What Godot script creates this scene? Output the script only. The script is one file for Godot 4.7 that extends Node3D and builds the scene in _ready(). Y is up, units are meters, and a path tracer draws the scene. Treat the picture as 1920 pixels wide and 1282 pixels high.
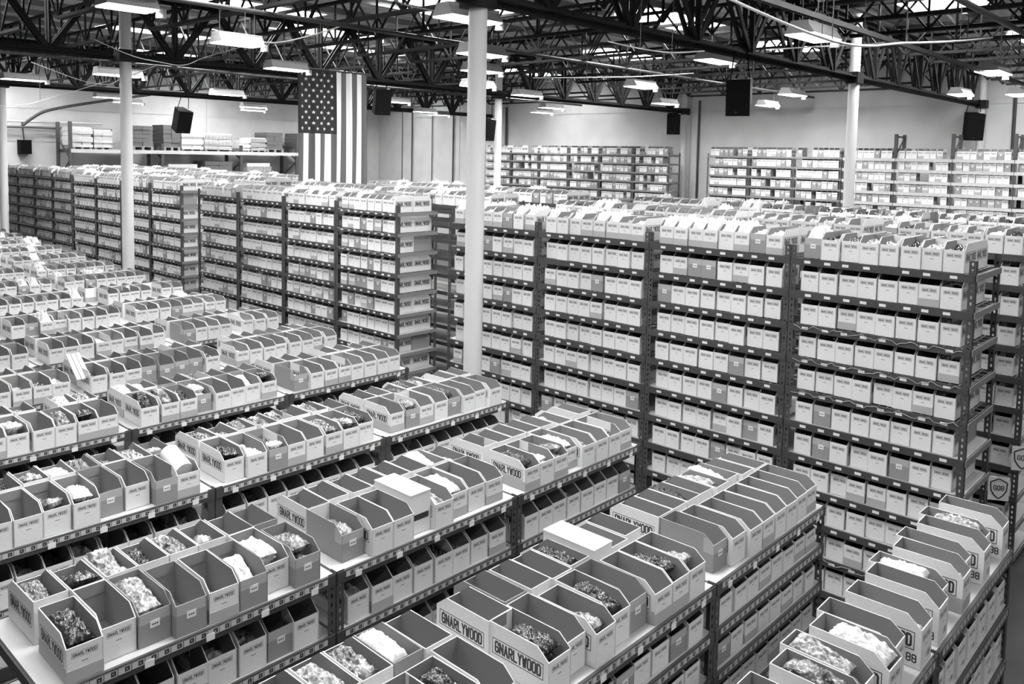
extends Node3D
# Warehouse picking hall, black and white. Floor at y = 0, the camera stands 3.16 m above it; metres, y up.
const H := 3.16
var M := {}
var used := {}
var rng := RandomNumberGenerator.new()
var cam: Camera3D
var bins: Array = []          # every carton bin to place: dictionaries
var blocks: Array = []        # rack boxes, for telling which bins stand in view
var ORD := ["first", "second", "third", "fourth", "fifth", "sixth", "seventh", "eighth", "ninth", "tenth", "eleventh", "twelfth", "thirteenth", "fourteenth", "fifteenth", "sixteenth", "seventeenth", "eighteenth", "nineteenth", "twentieth", "twenty-first", "twenty-second", "twenty-third", "twenty-fourth", "twenty-fifth", "twenty-sixth", "twenty-seventh", "twenty-eighth", "twenty-ninth", "thirtieth", "thirty-first", "thirty-second", "thirty-third", "thirty-fourth", "thirty-fifth", "thirty-sixth", "thirty-seventh", "thirty-eighth", "thirty-ninth", "fortieth"]


func _ready():
	rng.seed = 41
	# ---------------------------------------------------------------- camera, sky, exposure
	cam = Camera3D.new()
	cam.name = "camera"
	cam.projection = Camera3D.PROJECTION_FRUSTUM
	cam.near = 0.05
	cam.far = 120.0
	cam.keep_aspect = Camera3D.KEEP_HEIGHT
	cam.size = 0.05 * 1282.0 / 1562.7
	cam.frustum_offset = Vector2(0, 0.05 * (407.27 - 641.0) / 1562.7)
	var ya := 0.74645077
	var pi_ := 0.07418234
	var ro := -0.01921288
	var ry := Basis(Vector3(cos(ya), 0, sin(ya)), Vector3(0, 1, 0), Vector3(-sin(ya), 0, cos(ya)))
	var rx := Basis(Vector3(1, 0, 0), Vector3(0, cos(pi_), sin(pi_)), Vector3(0, -sin(pi_), cos(pi_)))
	var rz := Basis(Vector3(cos(ro), sin(ro), 0), Vector3(-sin(ro), cos(ro), 0), Vector3(0, 0, 1))
	cam.transform = Transform3D((rz * rx * ry).transposed(), Vector3(0, H, 0))
	add_child(cam)
	cam.current = true
	var env := Environment.new()
	env.background_mode = Environment.BG_SKY
	var sky := Sky.new()
	var pm := ProceduralSkyMaterial.new()
	pm.sky_top_color = Color(0.8, 0.8, 0.8)
	pm.sky_horizon_color = Color(0.9, 0.9, 0.9)
	pm.ground_bottom_color = Color(0.3, 0.3, 0.3)
	pm.ground_horizon_color = Color(0.9, 0.9, 0.9)
	pm.sun_angle_max = 0.0
	pm.sky_energy_multiplier = 6.6
	sky.sky_material = pm
	env.sky = sky
	env.tonemap_mode = Environment.TONE_MAPPER_LINEAR
	env.tonemap_exposure = 1.0
	env.sdfgi_enabled = true
	env.ssao_enabled = true
	env.ssil_enabled = true
	var we := WorldEnvironment.new()
	we.name = "world_environment"
	we.environment = env
	add_child(we)
	# ---------------------------------------------------------------- the place
	materials()
	shell()
	light_fixtures()
	columns()
	roof_steel()
	tall_racks()
	low_racks()
	far_wall_racks()
	stock_bins()
	pallet_racking()
	small_things()


# ==================================================================== geometry helpers
class G:
	var v := PackedVector3Array()
	var n := PackedVector3Array()
	var t := PackedVector2Array()

	func tri3(a: Vector3, b: Vector3, c: Vector3, na: Vector3, nb: Vector3, nc: Vector3, ua := Vector2.ZERO, ub := Vector2.ZERO, uc := Vector2.ZERO):
		v.append_array([a, c, b]); n.append_array([na, nc, nb]); t.append_array([ua, uc, ub])

	# corners anticlockwise seen from outside
	func quad(a: Vector3, b: Vector3, c: Vector3, d: Vector3, r := Rect2(0, 1, 1, -1)):
		var m := (b - a).cross(c - a)
		if m.length_squared() < 1e-18:
			m = (c - a).cross(d - a)
		m = m.normalized()
		v.append_array([a, c, b, a, d, c]); n.append_array([m, m, m, m, m, m])
		var p := r.position
		var q := r.position + r.size
		t.append_array([p, q, Vector2(q.x, p.y), p, Vector2(p.x, q.y), q])

	func poly(ps: Array, us: Array = []):
		var m: Vector3 = (ps[1] - ps[0]).cross(ps[2] - ps[0]).normalized()
		for i in range(1, ps.size() - 1):
			v.append_array([ps[0], ps[i + 1], ps[i]]); n.append_array([m, m, m])
			if us.size():
				t.append_array([us[0], us[i + 1], us[i]])
			else:
				t.append_array([Vector2.ZERO, Vector2.ZERO, Vector2.ZERO])

	func box(a: Vector3, b: Vector3, x := Transform3D.IDENTITY, vs := 1.0):
		var p := []
		for i in 8:
			p.append(x * Vector3(b.x if i & 1 else a.x, b.y if i & 2 else a.y, b.z if i & 4 else a.z))
		for f in [[4, 5, 7, 6], [1, 0, 2, 3], [5, 1, 3, 7], [0, 4, 6, 2], [6, 7, 3, 2], [0, 1, 5, 4]]:
			quad(p[f[0]], p[f[1]], p[f[2]], p[f[3]], Rect2(0, vs, 1, -vs))

	func bar(p: Vector3, q: Vector3, w: float, h: float, up := Vector3.UP):
		var z := q - p
		var l := z.length()
		z = z / l
		if absf(z.dot(up)) > 0.99:
			up = Vector3.RIGHT
		var x := up.cross(z).normalized()
		box(Vector3(-w / 2, -h / 2, 0), Vector3(w / 2, h / 2, l), Transform3D(Basis(x, z.cross(x), z), p))

	func tube(ps: Array, r: float, k := 8, capped := true):
		var rings := []
		var up := Vector3.UP
		for i in ps.size():
			var d: Vector3 = (ps[mini(i + 1, ps.size() - 1)] - ps[maxi(i - 1, 0)]).normalized()
			if absf(d.dot(up)) > 0.95:
				up = Vector3.RIGHT
			var x := up.cross(d).normalized()
			var y := d.cross(x)
			var ring := []
			for j in k:
				var a := TAU * j / k
				ring.append(x * cos(a) + y * sin(a))
			rings.append(ring)
		for i in ps.size() - 1:
			for j in k:
				var j2 := (j + 1) % k
				var a: Vector3 = ps[i] + rings[i][j] * r
				var b: Vector3 = ps[i] + rings[i][j2] * r
				var c: Vector3 = ps[i + 1] + rings[i + 1][j2] * r
				var d: Vector3 = ps[i + 1] + rings[i + 1][j] * r
				tri3(a, b, c, rings[i][j], rings[i][j2], rings[i + 1][j2])
				tri3(a, c, d, rings[i][j], rings[i + 1][j2], rings[i + 1][j])
		if capped:
			for e in [0, ps.size() - 1]:
				var m: Vector3 = (ps[0] - ps[1]).normalized() if e == 0 else (ps[e] - ps[e - 1]).normalized()
				for j in range(1, k - 1):
					var a: Vector3 = ps[e] + rings[e][0] * r
					var b: Vector3 = ps[e] + rings[e][j] * r
					var c: Vector3 = ps[e] + rings[e][j + 1] * r
					if e == 0:
						tri3(a, c, b, m, m, m)
					else:
						tri3(a, b, c, m, m, m)

	func arrays() -> Array:
		var a := []
		a.resize(Mesh.ARRAY_MAX)
		a[Mesh.ARRAY_VERTEX] = v; a[Mesh.ARRAY_NORMAL] = n; a[Mesh.ARRAY_TEX_UV] = t
		return a


func mesh_of(gs: Array, ms: Array) -> ArrayMesh:
	var am := ArrayMesh.new()
	for i in gs.size():
		if gs[i].v.size():
			am.add_surface_from_arrays(Mesh.PRIMITIVE_TRIANGLES, gs[i].arrays())
			am.surface_set_material(am.get_surface_count() - 1, ms[i])
	return am


func numbered(called: String) -> String:
	var k: int = used.get(called, 0)
	used[called] = k + 1
	return called if k == 0 else "%s_%03d" % [called, k]


func tag(o: Node3D, label := "", category := "", group := "", kind := "") -> Node3D:
	if label: o.set_meta("label", label)
	if category: o.set_meta("category", category)
	if group: o.set_meta("group", group)
	if kind: o.set_meta("kind", kind)
	return o


func thing(called: String, at := Transform3D.IDENTITY, label := "", category := "", group := "", kind := "") -> Node3D:
	var o := Node3D.new()
	o.name = numbered(called)
	o.transform = at
	add_child(o)
	return tag(o, label, category, group, kind)


func put(called: String, m: Mesh, parent: Node = self, at := Transform3D.IDENTITY, kind := "") -> MeshInstance3D:
	var o := MeshInstance3D.new()
	o.name = numbered(called) if parent == self else called
	o.mesh = m
	o.transform = at
	parent.add_child(o, true)
	if kind: o.set_meta("kind", kind)
	return o


func solid(called: String, g: G, m: Material, parent: Node = self, at := Transform3D.IDENTITY, kind := "") -> MeshInstance3D:
	return put(called, mesh_of([g], [m]), parent, at, kind)


func boxmesh(a: Vector3, b: Vector3, m: Material, vs := 1.0) -> ArrayMesh:
	var g := G.new()
	g.box(a, b, Transform3D.IDENTITY, vs)
	return mesh_of([g], [m])


func moved(x: float, y: float, z: float, turn := 0.0) -> Transform3D:
	return Transform3D(Basis(Vector3.UP, turn), Vector3(x, y, z))


func to_pixel(p: Vector3) -> Vector3:
	var c := cam.transform.affine_inverse() * p
	return Vector3(960.0 + 1562.7 * c.x / -c.z, 407.27 - 1562.7 * c.y / -c.z, -c.z)


# ==================================================================== materials
func grey(x: float) -> Color:
	return Color(x, x, x).linear_to_srgb()


func mat(called: String, albedo: float, rough := 0.7, metal := 0.0, spec := 0.5) -> StandardMaterial3D:
	var m := StandardMaterial3D.new()
	m.resource_name = called
	m.albedo_color = grey(albedo)
	m.roughness = rough
	m.metallic = metal
	m.metallic_specular = spec
	M[called] = m
	return m


func noise_tex(size: int, freq: float, lo: float, hi: float, kind := FastNoiseLite.TYPE_SIMPLEX_SMOOTH, oct := 4, sd := 3) -> NoiseTexture2D:
	var f := FastNoiseLite.new()
	f.noise_type = kind
	f.frequency = freq
	f.fractal_octaves = oct
	f.seed = sd
	var t := NoiseTexture2D.new()
	t.width = size
	t.height = size
	t.seamless = true
	t.noise = f
	var r := Gradient.new()
	r.set_color(0, grey(lo))
	r.set_color(1, grey(hi))
	t.color_ramp = r
	return t


func world_tex(m: StandardMaterial3D, t: Texture2D, scale: Vector3):
	m.albedo_texture = t
	m.albedo_color = Color.WHITE
	m.uv1_triplanar = true
	m.uv1_world_triplanar = true
	m.uv1_scale = scale


func thick_line(im: Image, p: Vector2, q: Vector2, w: float, c: Color):
	var r := w / 2.0
	for y in range(maxi(0, int(minf(p.y, q.y) - r)), mini(im.get_height(), int(maxf(p.y, q.y) + r + 2))):
		for x in range(maxi(0, int(minf(p.x, q.x) - r)), mini(im.get_width(), int(maxf(p.x, q.x) + r + 2))):
			var s := Vector2(x + 0.5, y + 0.5)
			var d := q - p
			var k := 0.0 if d.length_squared() < 1e-6 else clampf((s - p).dot(d) / d.length_squared(), 0, 1)
			var e := (s - (p + d * k)).length() - r
			if e < 0.5:
				im.set_pixel(x, y, im.get_pixel(x, y).lerp(c, clampf(0.5 - e, 0, 1)))


const LETTERS := {
	"G": [[1, 0.25, 1, 0.12, 0.75, 0, 0.25, 0, 0, 0.12, 0, 0.88, 0.25, 1, 0.75, 1, 1, 0.88, 1, 0.52, 0.55, 0.52]],
	"N": [[0, 1, 0, 0, 1, 1, 1, 0]], "A": [[0, 1, 0.5, 0, 1, 1], [0.2, 0.66, 0.8, 0.66]],
	"R": [[0, 1, 0, 0, 0.75, 0, 1, 0.12, 1, 0.4, 0.75, 0.52, 0, 0.52], [0.5, 0.52, 1, 1]],
	"L": [[0, 0, 0, 1, 0.95, 1]], "Y": [[0, 0, 0.5, 0.5, 1, 0], [0.5, 0.5, 0.5, 1]],
	"W": [[0, 0, 0.22, 1, 0.5, 0.25, 0.78, 1, 1, 0]],
	"O": [[0.25, 0, 0, 0.12, 0, 0.88, 0.25, 1, 0.75, 1, 1, 0.88, 1, 0.12, 0.75, 0, 0.25, 0]],
	"D": [[0, 0, 0, 1, 0.7, 1, 1, 0.86, 1, 0.14, 0.7, 0, 0, 0]],
	"8": [[0.25, 0, 0, 0.1, 0, 0.4, 0.25, 0.5, 0.75, 0.5, 1, 0.4, 1, 0.1, 0.75, 0, 0.25, 0], [0.25, 0.5, 0, 0.6, 0, 0.9, 0.25, 1, 0.75, 1, 1, 0.9, 1, 0.6, 0.75, 0.5]],
	"1": [[0.2, 0.15, 0.5, 0, 0.5, 1]], "B": [[0, 0, 0, 1, 0.75, 1, 1, 0.88, 1, 0.6, 0.75, 0.5, 0, 0.5], [0.75, 0.5, 1, 0.4, 1, 0.12, 0.75, 0, 0, 0]],
	"0": [[0.25, 0, 0, 0.12, 0, 0.88, 0.25, 1, 0.75, 1, 1, 0.88, 1, 0.12, 0.75, 0, 0.25, 0]],
}


func letter(im: Image, s: String, x: float, y: float, w: float, h: float, gap: float, stroke: float, c: Color):
	for ch in s:
		for line in LETTERS.get(ch, []):
			for i in range(0, line.size() - 2, 2):
				thick_line(im, Vector2(x + line[i] * w, y + line[i + 1] * h), Vector2(x + line[i + 2] * w, y + line[i + 3] * h), stroke, c)
		x += w + gap


func frame(im: Image, r: Rect2i, w: int, c: Color):
	im.fill_rect(Rect2i(r.position, Vector2i(r.size.x, w)), c)
	im.fill_rect(Rect2i(r.position + Vector2i(0, r.size.y - w), Vector2i(r.size.x, w)), c)
	im.fill_rect(Rect2i(r.position, Vector2i(w, r.size.y)), c)
	im.fill_rect(Rect2i(r.position + Vector2i(r.size.x - w, 0), Vector2i(w, r.size.y)), c)


# The print of one carton: side at 0,0 (480 x 288), front at 500,0 (204 x 216), back at 720,0 (204 x 288); 1600 pixels a metre.
const SIDE := Rect2(0, 0, 480, 288)
const FRONT := Rect2(500, 0, 204, 216)
const BACK := Rect2(720, 0, 204, 288)


func carton_print(look: String) -> StandardMaterial3D:
	var im := Image.create(1024, 320, false, Image.FORMAT_RGB8)
	var white := grey(0.72)
	var kraft := grey(0.27)
	var pale := grey(0.40)
	var ink := grey(0.035)
	im.fill(kraft if look == "K" else white)
	if look == "K":
		im.fill_rect(Rect2i(500, 0, 204, 70), pale)
		im.fill_rect(Rect2i(390, 30, 90, 112), pale)
	else:
		if look == "H":
			im.fill_rect(Rect2i(0, 196, 480, 124), pale)
			im.fill_rect(Rect2i(500, 138, 204, 100), pale)
			im.fill_rect(Rect2i(720, 196, 204, 124), pale)
		frame(im, Rect2i(30, 92, 410, 100), 5, ink)
		letter(im, "GNARLYWOOD", 56, 111, 24, 62, 13.5, 13, ink)
		frame(im, Rect2i(530, 34, 146, 38), 2, ink)
		letter(im, "GNARLYWOOD", 538, 43, 8.4, 20, 5.0, 3.7, grey(0.05))
		im.fill_rect(Rect2i(584, 100, 36, 5), grey(0.12))
		if look == "N":
			letter(im, "1", 600, 150, 8, 30, 6, 5, ink)
			letter(im, "88", 630, 150, 17, 30, 9, 6, ink)
			letter(im, "88", 396, 216, 22, 40, 12, 8, ink)
	# paper fibre: a fine grain over the board
	var f := FastNoiseLite.new()
	f.seed = 9
	f.frequency = 0.05
	for y in 320:
		for x in 1024:
			var k := 1.0 + 0.05 * f.get_noise_2d(x * 0.4, y * 2.0)
			var c := im.get_pixel(x, y)
			im.set_pixel(x, y, Color(c.r * k, c.g * k, c.b * k))
	var m := mat("print_" + look, 1.0, 0.62)
	m.albedo_color = Color.WHITE
	m.albedo_texture = ImageTexture.create_from_image(im)
	return m


func materials():
	mat("steel_dark", 0.045, 0.45)
	mat("post", 0.06, 0.45)
	mat("beam", 0.055, 0.4)
	mat("light_beam", 0.5, 0.4)
	mat("grey_beam", 0.2, 0.45)
	mat("deck", 0.44, 0.6)
	mat("truss", 0.011, 0.6, 0.0, 0.3)
	mat("girder", 0.016, 0.6, 0.0, 0.3)
	mat("column", 0.64, 0.4)
	mat("card", 0.75, 0.6)
	mat("kraft_inner", 0.22, 0.8)
	mat("board_edge", 0.55, 0.8)
	mat("white_pipe", 0.72, 0.45)
	mat("black", 0.005, 0.75, 0.0, 0.2)
	mat("black_cloth", 0.008, 0.95, 0.0, 0.2)
	mat("housing", 0.4, 0.4)
	mat("pallet_wood", 0.25, 0.8)
	mat("carton_brown", 0.13, 0.8)
	mat("wire", 0.16, 0.5, 0.3)
	mat("purlin", 0.25, 0.8)
	mat("ink", 0.03, 0.6)
	world_tex(mat("floor", 1, 0.45), noise_tex(512, 0.012, 0.022, 0.045, FastNoiseLite.TYPE_SIMPLEX_SMOOTH, 5), Vector3(0.25, 0.25, 0.25))
	world_tex(mat("wall", 1, 0.7), noise_tex(512, 0.01, 0.58, 0.68), Vector3(0.2, 0.2, 0.2))
	world_tex(mat("roof_deck", 1, 0.8), noise_tex(512, 0.012, 0.5, 0.98, FastNoiseLite.TYPE_SIMPLEX_SMOOTH, 5, 8), Vector3(1.2, 0.3, 0.25))
	for k in ["W", "H", "K", "N"]:
		carton_print(k)
	# bag films: dark, grey, white, clear and patterned goods in glossy film
	for a in [["film_d", 0.02, 0.18], ["film_g", 0.16, 0.16], ["film_w", 0.62, 0.45], ["film_c", 0.42, 0.2]]:
		var m := mat(a[0], a[1], a[2])
		m.clearcoat_enabled = true
		m.clearcoat = 0.6
		m.clearcoat_roughness = 0.2
	var p := mat("film_p", 1, 0.3)
	p.albedo_color = Color.WHITE
	p.albedo_texture = noise_tex(256, 0.012, 0.005, 0.5, FastNoiseLite.TYPE_CELLULAR, 2, 5)
	p.uv1_scale = Vector3(1, 1, 1)
	p.clearcoat_enabled = true
	p.clearcoat_roughness = 0.2
	# crinkles of the film, and goods that show through it
	var cr := FastNoiseLite.new()
	cr.seed = 21
	cr.frequency = 0.012
	cr.fractal_type = FastNoiseLite.FRACTAL_RIDGED
	cr.fractal_octaves = 3
	var ct := NoiseTexture2D.new()
	ct.width = 256
	ct.height = 256
	ct.seamless = true
	ct.noise = cr
	ct.as_normal_map = true
	ct.bump_strength = 7.0
	for k in ["d", "g", "w", "c", "p"]:
		var fm: StandardMaterial3D = M["film_" + k]
		fm.normal_enabled = true
		fm.normal_texture = ct
		fm.normal_scale = 1.0 if k != "w" else 0.5
	M.film_c.albedo_color = Color.WHITE
	M.film_c.albedo_texture = noise_tex(256, 0.02, 0.12, 0.6, FastNoiseLite.TYPE_SIMPLEX_SMOOTH, 3, 12)
	M.film_g.albedo_color = Color.WHITE
	M.film_g.albedo_texture = noise_tex(256, 0.03, 0.02, 0.4, FastNoiseLite.TYPE_SIMPLEX_SMOOTH, 3, 15)
	# shelf-edge strip: white cards with dark codes, eight to the metre and more
	var im := Image.create(512, 32, false, Image.FORMAT_RGB8)
	im.fill(grey(0.07))
	for i in 16:
		im.fill_rect(Rect2i(i * 32, 3, 30, 27), grey(0.5))
		im.fill_rect(Rect2i(i * 32 + 15, 6, 12, 20), grey(0.03))
		im.fill_rect(Rect2i(i * 32 + 19, 12 + i % 3, 3, 7), grey(0.4))
	var st := mat("strip", 1, 0.5)
	st.albedo_color = Color.WHITE
	st.albedo_texture = ImageTexture.create_from_image(im)
	# punched posts: see-through slots
	var hi := Image.create(32, 32, false, Image.FORMAT_RGBA8)
	hi.fill(Color(grey(0.06), 1.0))
	for y in 32:
		for x in 32:
			if Vector2((x - 15.5) / 5.0, (y - 15.5) / 9.0).length() < 1.0:
				hi.set_pixel(x, y, Color(grey(0.06), 0.0))
	var hm := mat("punched", 1, 0.45)
	hm.albedo_color = Color.WHITE
	hm.albedo_texture = ImageTexture.create_from_image(hi)
	hm.transparency = BaseMaterial3D.TRANSPARENCY_ALPHA_SCISSOR
	hm.alpha_scissor_threshold = 0.5
	var lamp := mat("lamp_lens", 0.9, 0.4)
	lamp.emission_enabled = true
	lamp.emission = Color.WHITE
	lamp.emission_energy_multiplier = 5.0
	var pane := mat("skylight_pane", 0.9, 0.1)
	pane.transparency = BaseMaterial3D.TRANSPARENCY_ALPHA
	pane.albedo_color = Color(0.95, 0.95, 0.95, 0.12)


# ==================================================================== the shell
const ROOF := 2.55
const WALL_Z := -21.8
const WALL_X := -27.8
var SKYLIGHTS := [[-8.5, -13.4], [-8.4, -18.2], [-4.2, -13.9], [-3.6, -19.2], [-18.2, -8.3], [-13.9, -8.0], [-15.2, -10.6], [-10.6, -10.0], [-12.4, -17.2], [-17.0, -13.0], [-22.5, -10.2], [-22.0, -15.6], [-8.6, -4.2], [-1.2, -7.0], [-15.0, -3.2], [-17.2, -19.4], [-3.0, -2.6], [-24.5, -19.0], [-25.8, -7.4], [-25.6, -13.2]]


func shell():
	var f := solid("floor", gbox(Vector3(WALL_X - 0.3, -0.2, WALL_Z - 0.3), Vector3(7, 0, 9)), M.floor)
	tag(f, "", "", "", "structure")
	# floor slabs meet in sawn joints: thin recessed strips are too far to tell, so one slab
	var top := H + ROOF
	for a in [["wall_left", Vector3(WALL_X - 0.3, 0, WALL_Z), Vector3(WALL_X, top, 9)], ["wall_far", Vector3(WALL_X - 0.3, 0, WALL_Z - 0.3), Vector3(7.3, top, WALL_Z)], ["wall_right", Vector3(7, 0, WALL_Z), Vector3(7.3, top, 9)], ["wall_near", Vector3(WALL_X - 0.3, 0, 9), Vector3(7.3, top, 9.3)]]:
		var w := solid(a[0], gbox(a[1], a[2]), M.wall)
		tag(w, "", "", "", "structure")
		if a[0] == "wall_far":
			far_panels(w)
		if a[0] == "wall_left":
			for j in 5:
				for i in 4:
					var z0 := WALL_Z + 0.02 + i * 7.6
					var y0 := 0.3 + j * 1.0
					solid("wall_panel", gbox(Vector3(WALL_X, y0, z0), Vector3(WALL_X + 0.02, minf(y0 + 0.97, top - 0.3), z0 + 7.56)), M.wall, w)
	# roof deck, cut open at the skylights
	var roof := CSGBox3D.new()
	roof.name = "ceiling"
	roof.size = Vector3(35.4, 0.12, 31.4)
	roof.position = Vector3(-10.4, top + 0.06, -6.4)
	roof.material = M.roof_deck
	for s in SKYLIGHTS:
		var hole := CSGBox3D.new()
		hole.name = "skylight_opening"
		hole.operation = CSGShape3D.OPERATION_SUBTRACTION
		hole.size = Vector3(1.2, 0.4, 2.4)
		hole.position = Vector3(s[0], top, s[1]) - roof.position
		hole.material = M.roof_deck
		roof.add_child(hole, true)
	add_child(roof)
	tag(roof, "", "", "", "structure")
	var k := 0
	for s in SKYLIGHTS:
		k += 1
		var o := thing("window_%d" % k, moved(s[0], top + 0.14, s[1]), "", "", "", "structure")
		var g := G.new()
		for e in [-1, 1]:
			g.box(Vector3(-0.66, -0.02, e * 1.23 - 0.03), Vector3(0.66, 0.1, e * 1.23 + 0.03))
			g.box(Vector3(e * 0.63 - 0.03, -0.02, -1.2), Vector3(e * 0.63 + 0.03, 0.1, 1.2))
		solid("curb", g, M.housing, o)
		solid("pane", gbox(Vector3(-0.66, 0.1, -1.26), Vector3(0.66, 0.104, 1.26)), M.skylight_pane, o)
	# purlins under the deck, running away along the hall
	for i in 28:
		var x := WALL_X + 0.6 + i * 1.22
		var pieces := [[WALL_Z + 0.05, 8.9]]
		for s in SKYLIGHTS:
			if absf(s[0] - x) < 0.66:
				var cut := []
				for p in pieces:
					if s[1] - 1.25 > p[0] and s[1] + 1.25 < p[1]:
						cut.append([p[0], s[1] - 1.25]); cut.append([s[1] + 1.25, p[1]])
					else:
						cut.append(p)
				pieces = cut
		for p in pieces:
			solid("purlin", gbox(Vector3(x - 0.03, top - 0.1, p[0]) - roof.position, Vector3(x + 0.03, top - 0.001, p[1]) - roof.position), M.purlin, roof)


func gbox(a: Vector3, b: Vector3) -> G:
	var g := G.new()
	g.box(a, b)
	return g


func far_panels(w: Node3D):
	var ys := [0.2, 1.35, 2.38, 3.2, 3.42, 4.55, H + ROOF - 0.15]
	var xs := [WALL_X + 0.05, -25.55, -22.9, -20.4, -13.0, -5.2, 1.5, 6.9]
	for j in ys.size() - 1:
		for i in xs.size() - 1:
			solid("wall_panel", gbox(Vector3(xs[i] + 0.014, ys[j] + 0.014, WALL_Z), Vector3(xs[i + 1] - 0.014, ys[j + 1] - 0.014, WALL_Z + 0.022)), M.wall, w)


func columns():
	var where := [[-5.31, -5.25, "white round steel column in the aisle before the tall rack, nearest column"], [-12.85, -5.3, "white round column behind the low racks, beside the striped flag"], [-21.0, -5.95, "white round column at the very left edge of the picture"], [-5.28, -13.9, "white round column among the rear racks, right of the large speaker"], [-13.3, -13.85, "white round column in front of the far boxes, just right of the nearest column"], [-13.0, -21.4, "white wall column between the two far shelving rows"], [-5.2, -21.4, "white wall column behind the speaker in front of the far boxes on the right"]]
	for a in where:
		var top := H + 2.4 
		var o := thing("steel_column", moved(a[0], 0, a[1]), a[2], "column", "", "structure")
		var g := G.new()
		g.tube([Vector3(0, 0.02, 0), Vector3(0, top, 0)], 0.084, 28)
		solid("shaft", g, M.column, o)
		solid("base_plate", gbox(Vector3(-0.16, 0, -0.16), Vector3(0.16, 0.022, 0.16)), M.steel_dark, o)
		solid("cap_plate", gbox(Vector3(-0.105, H + 1.28, -0.13), Vector3(0.105, H + 1.46, 0.13)), M.girder, o)


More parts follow.
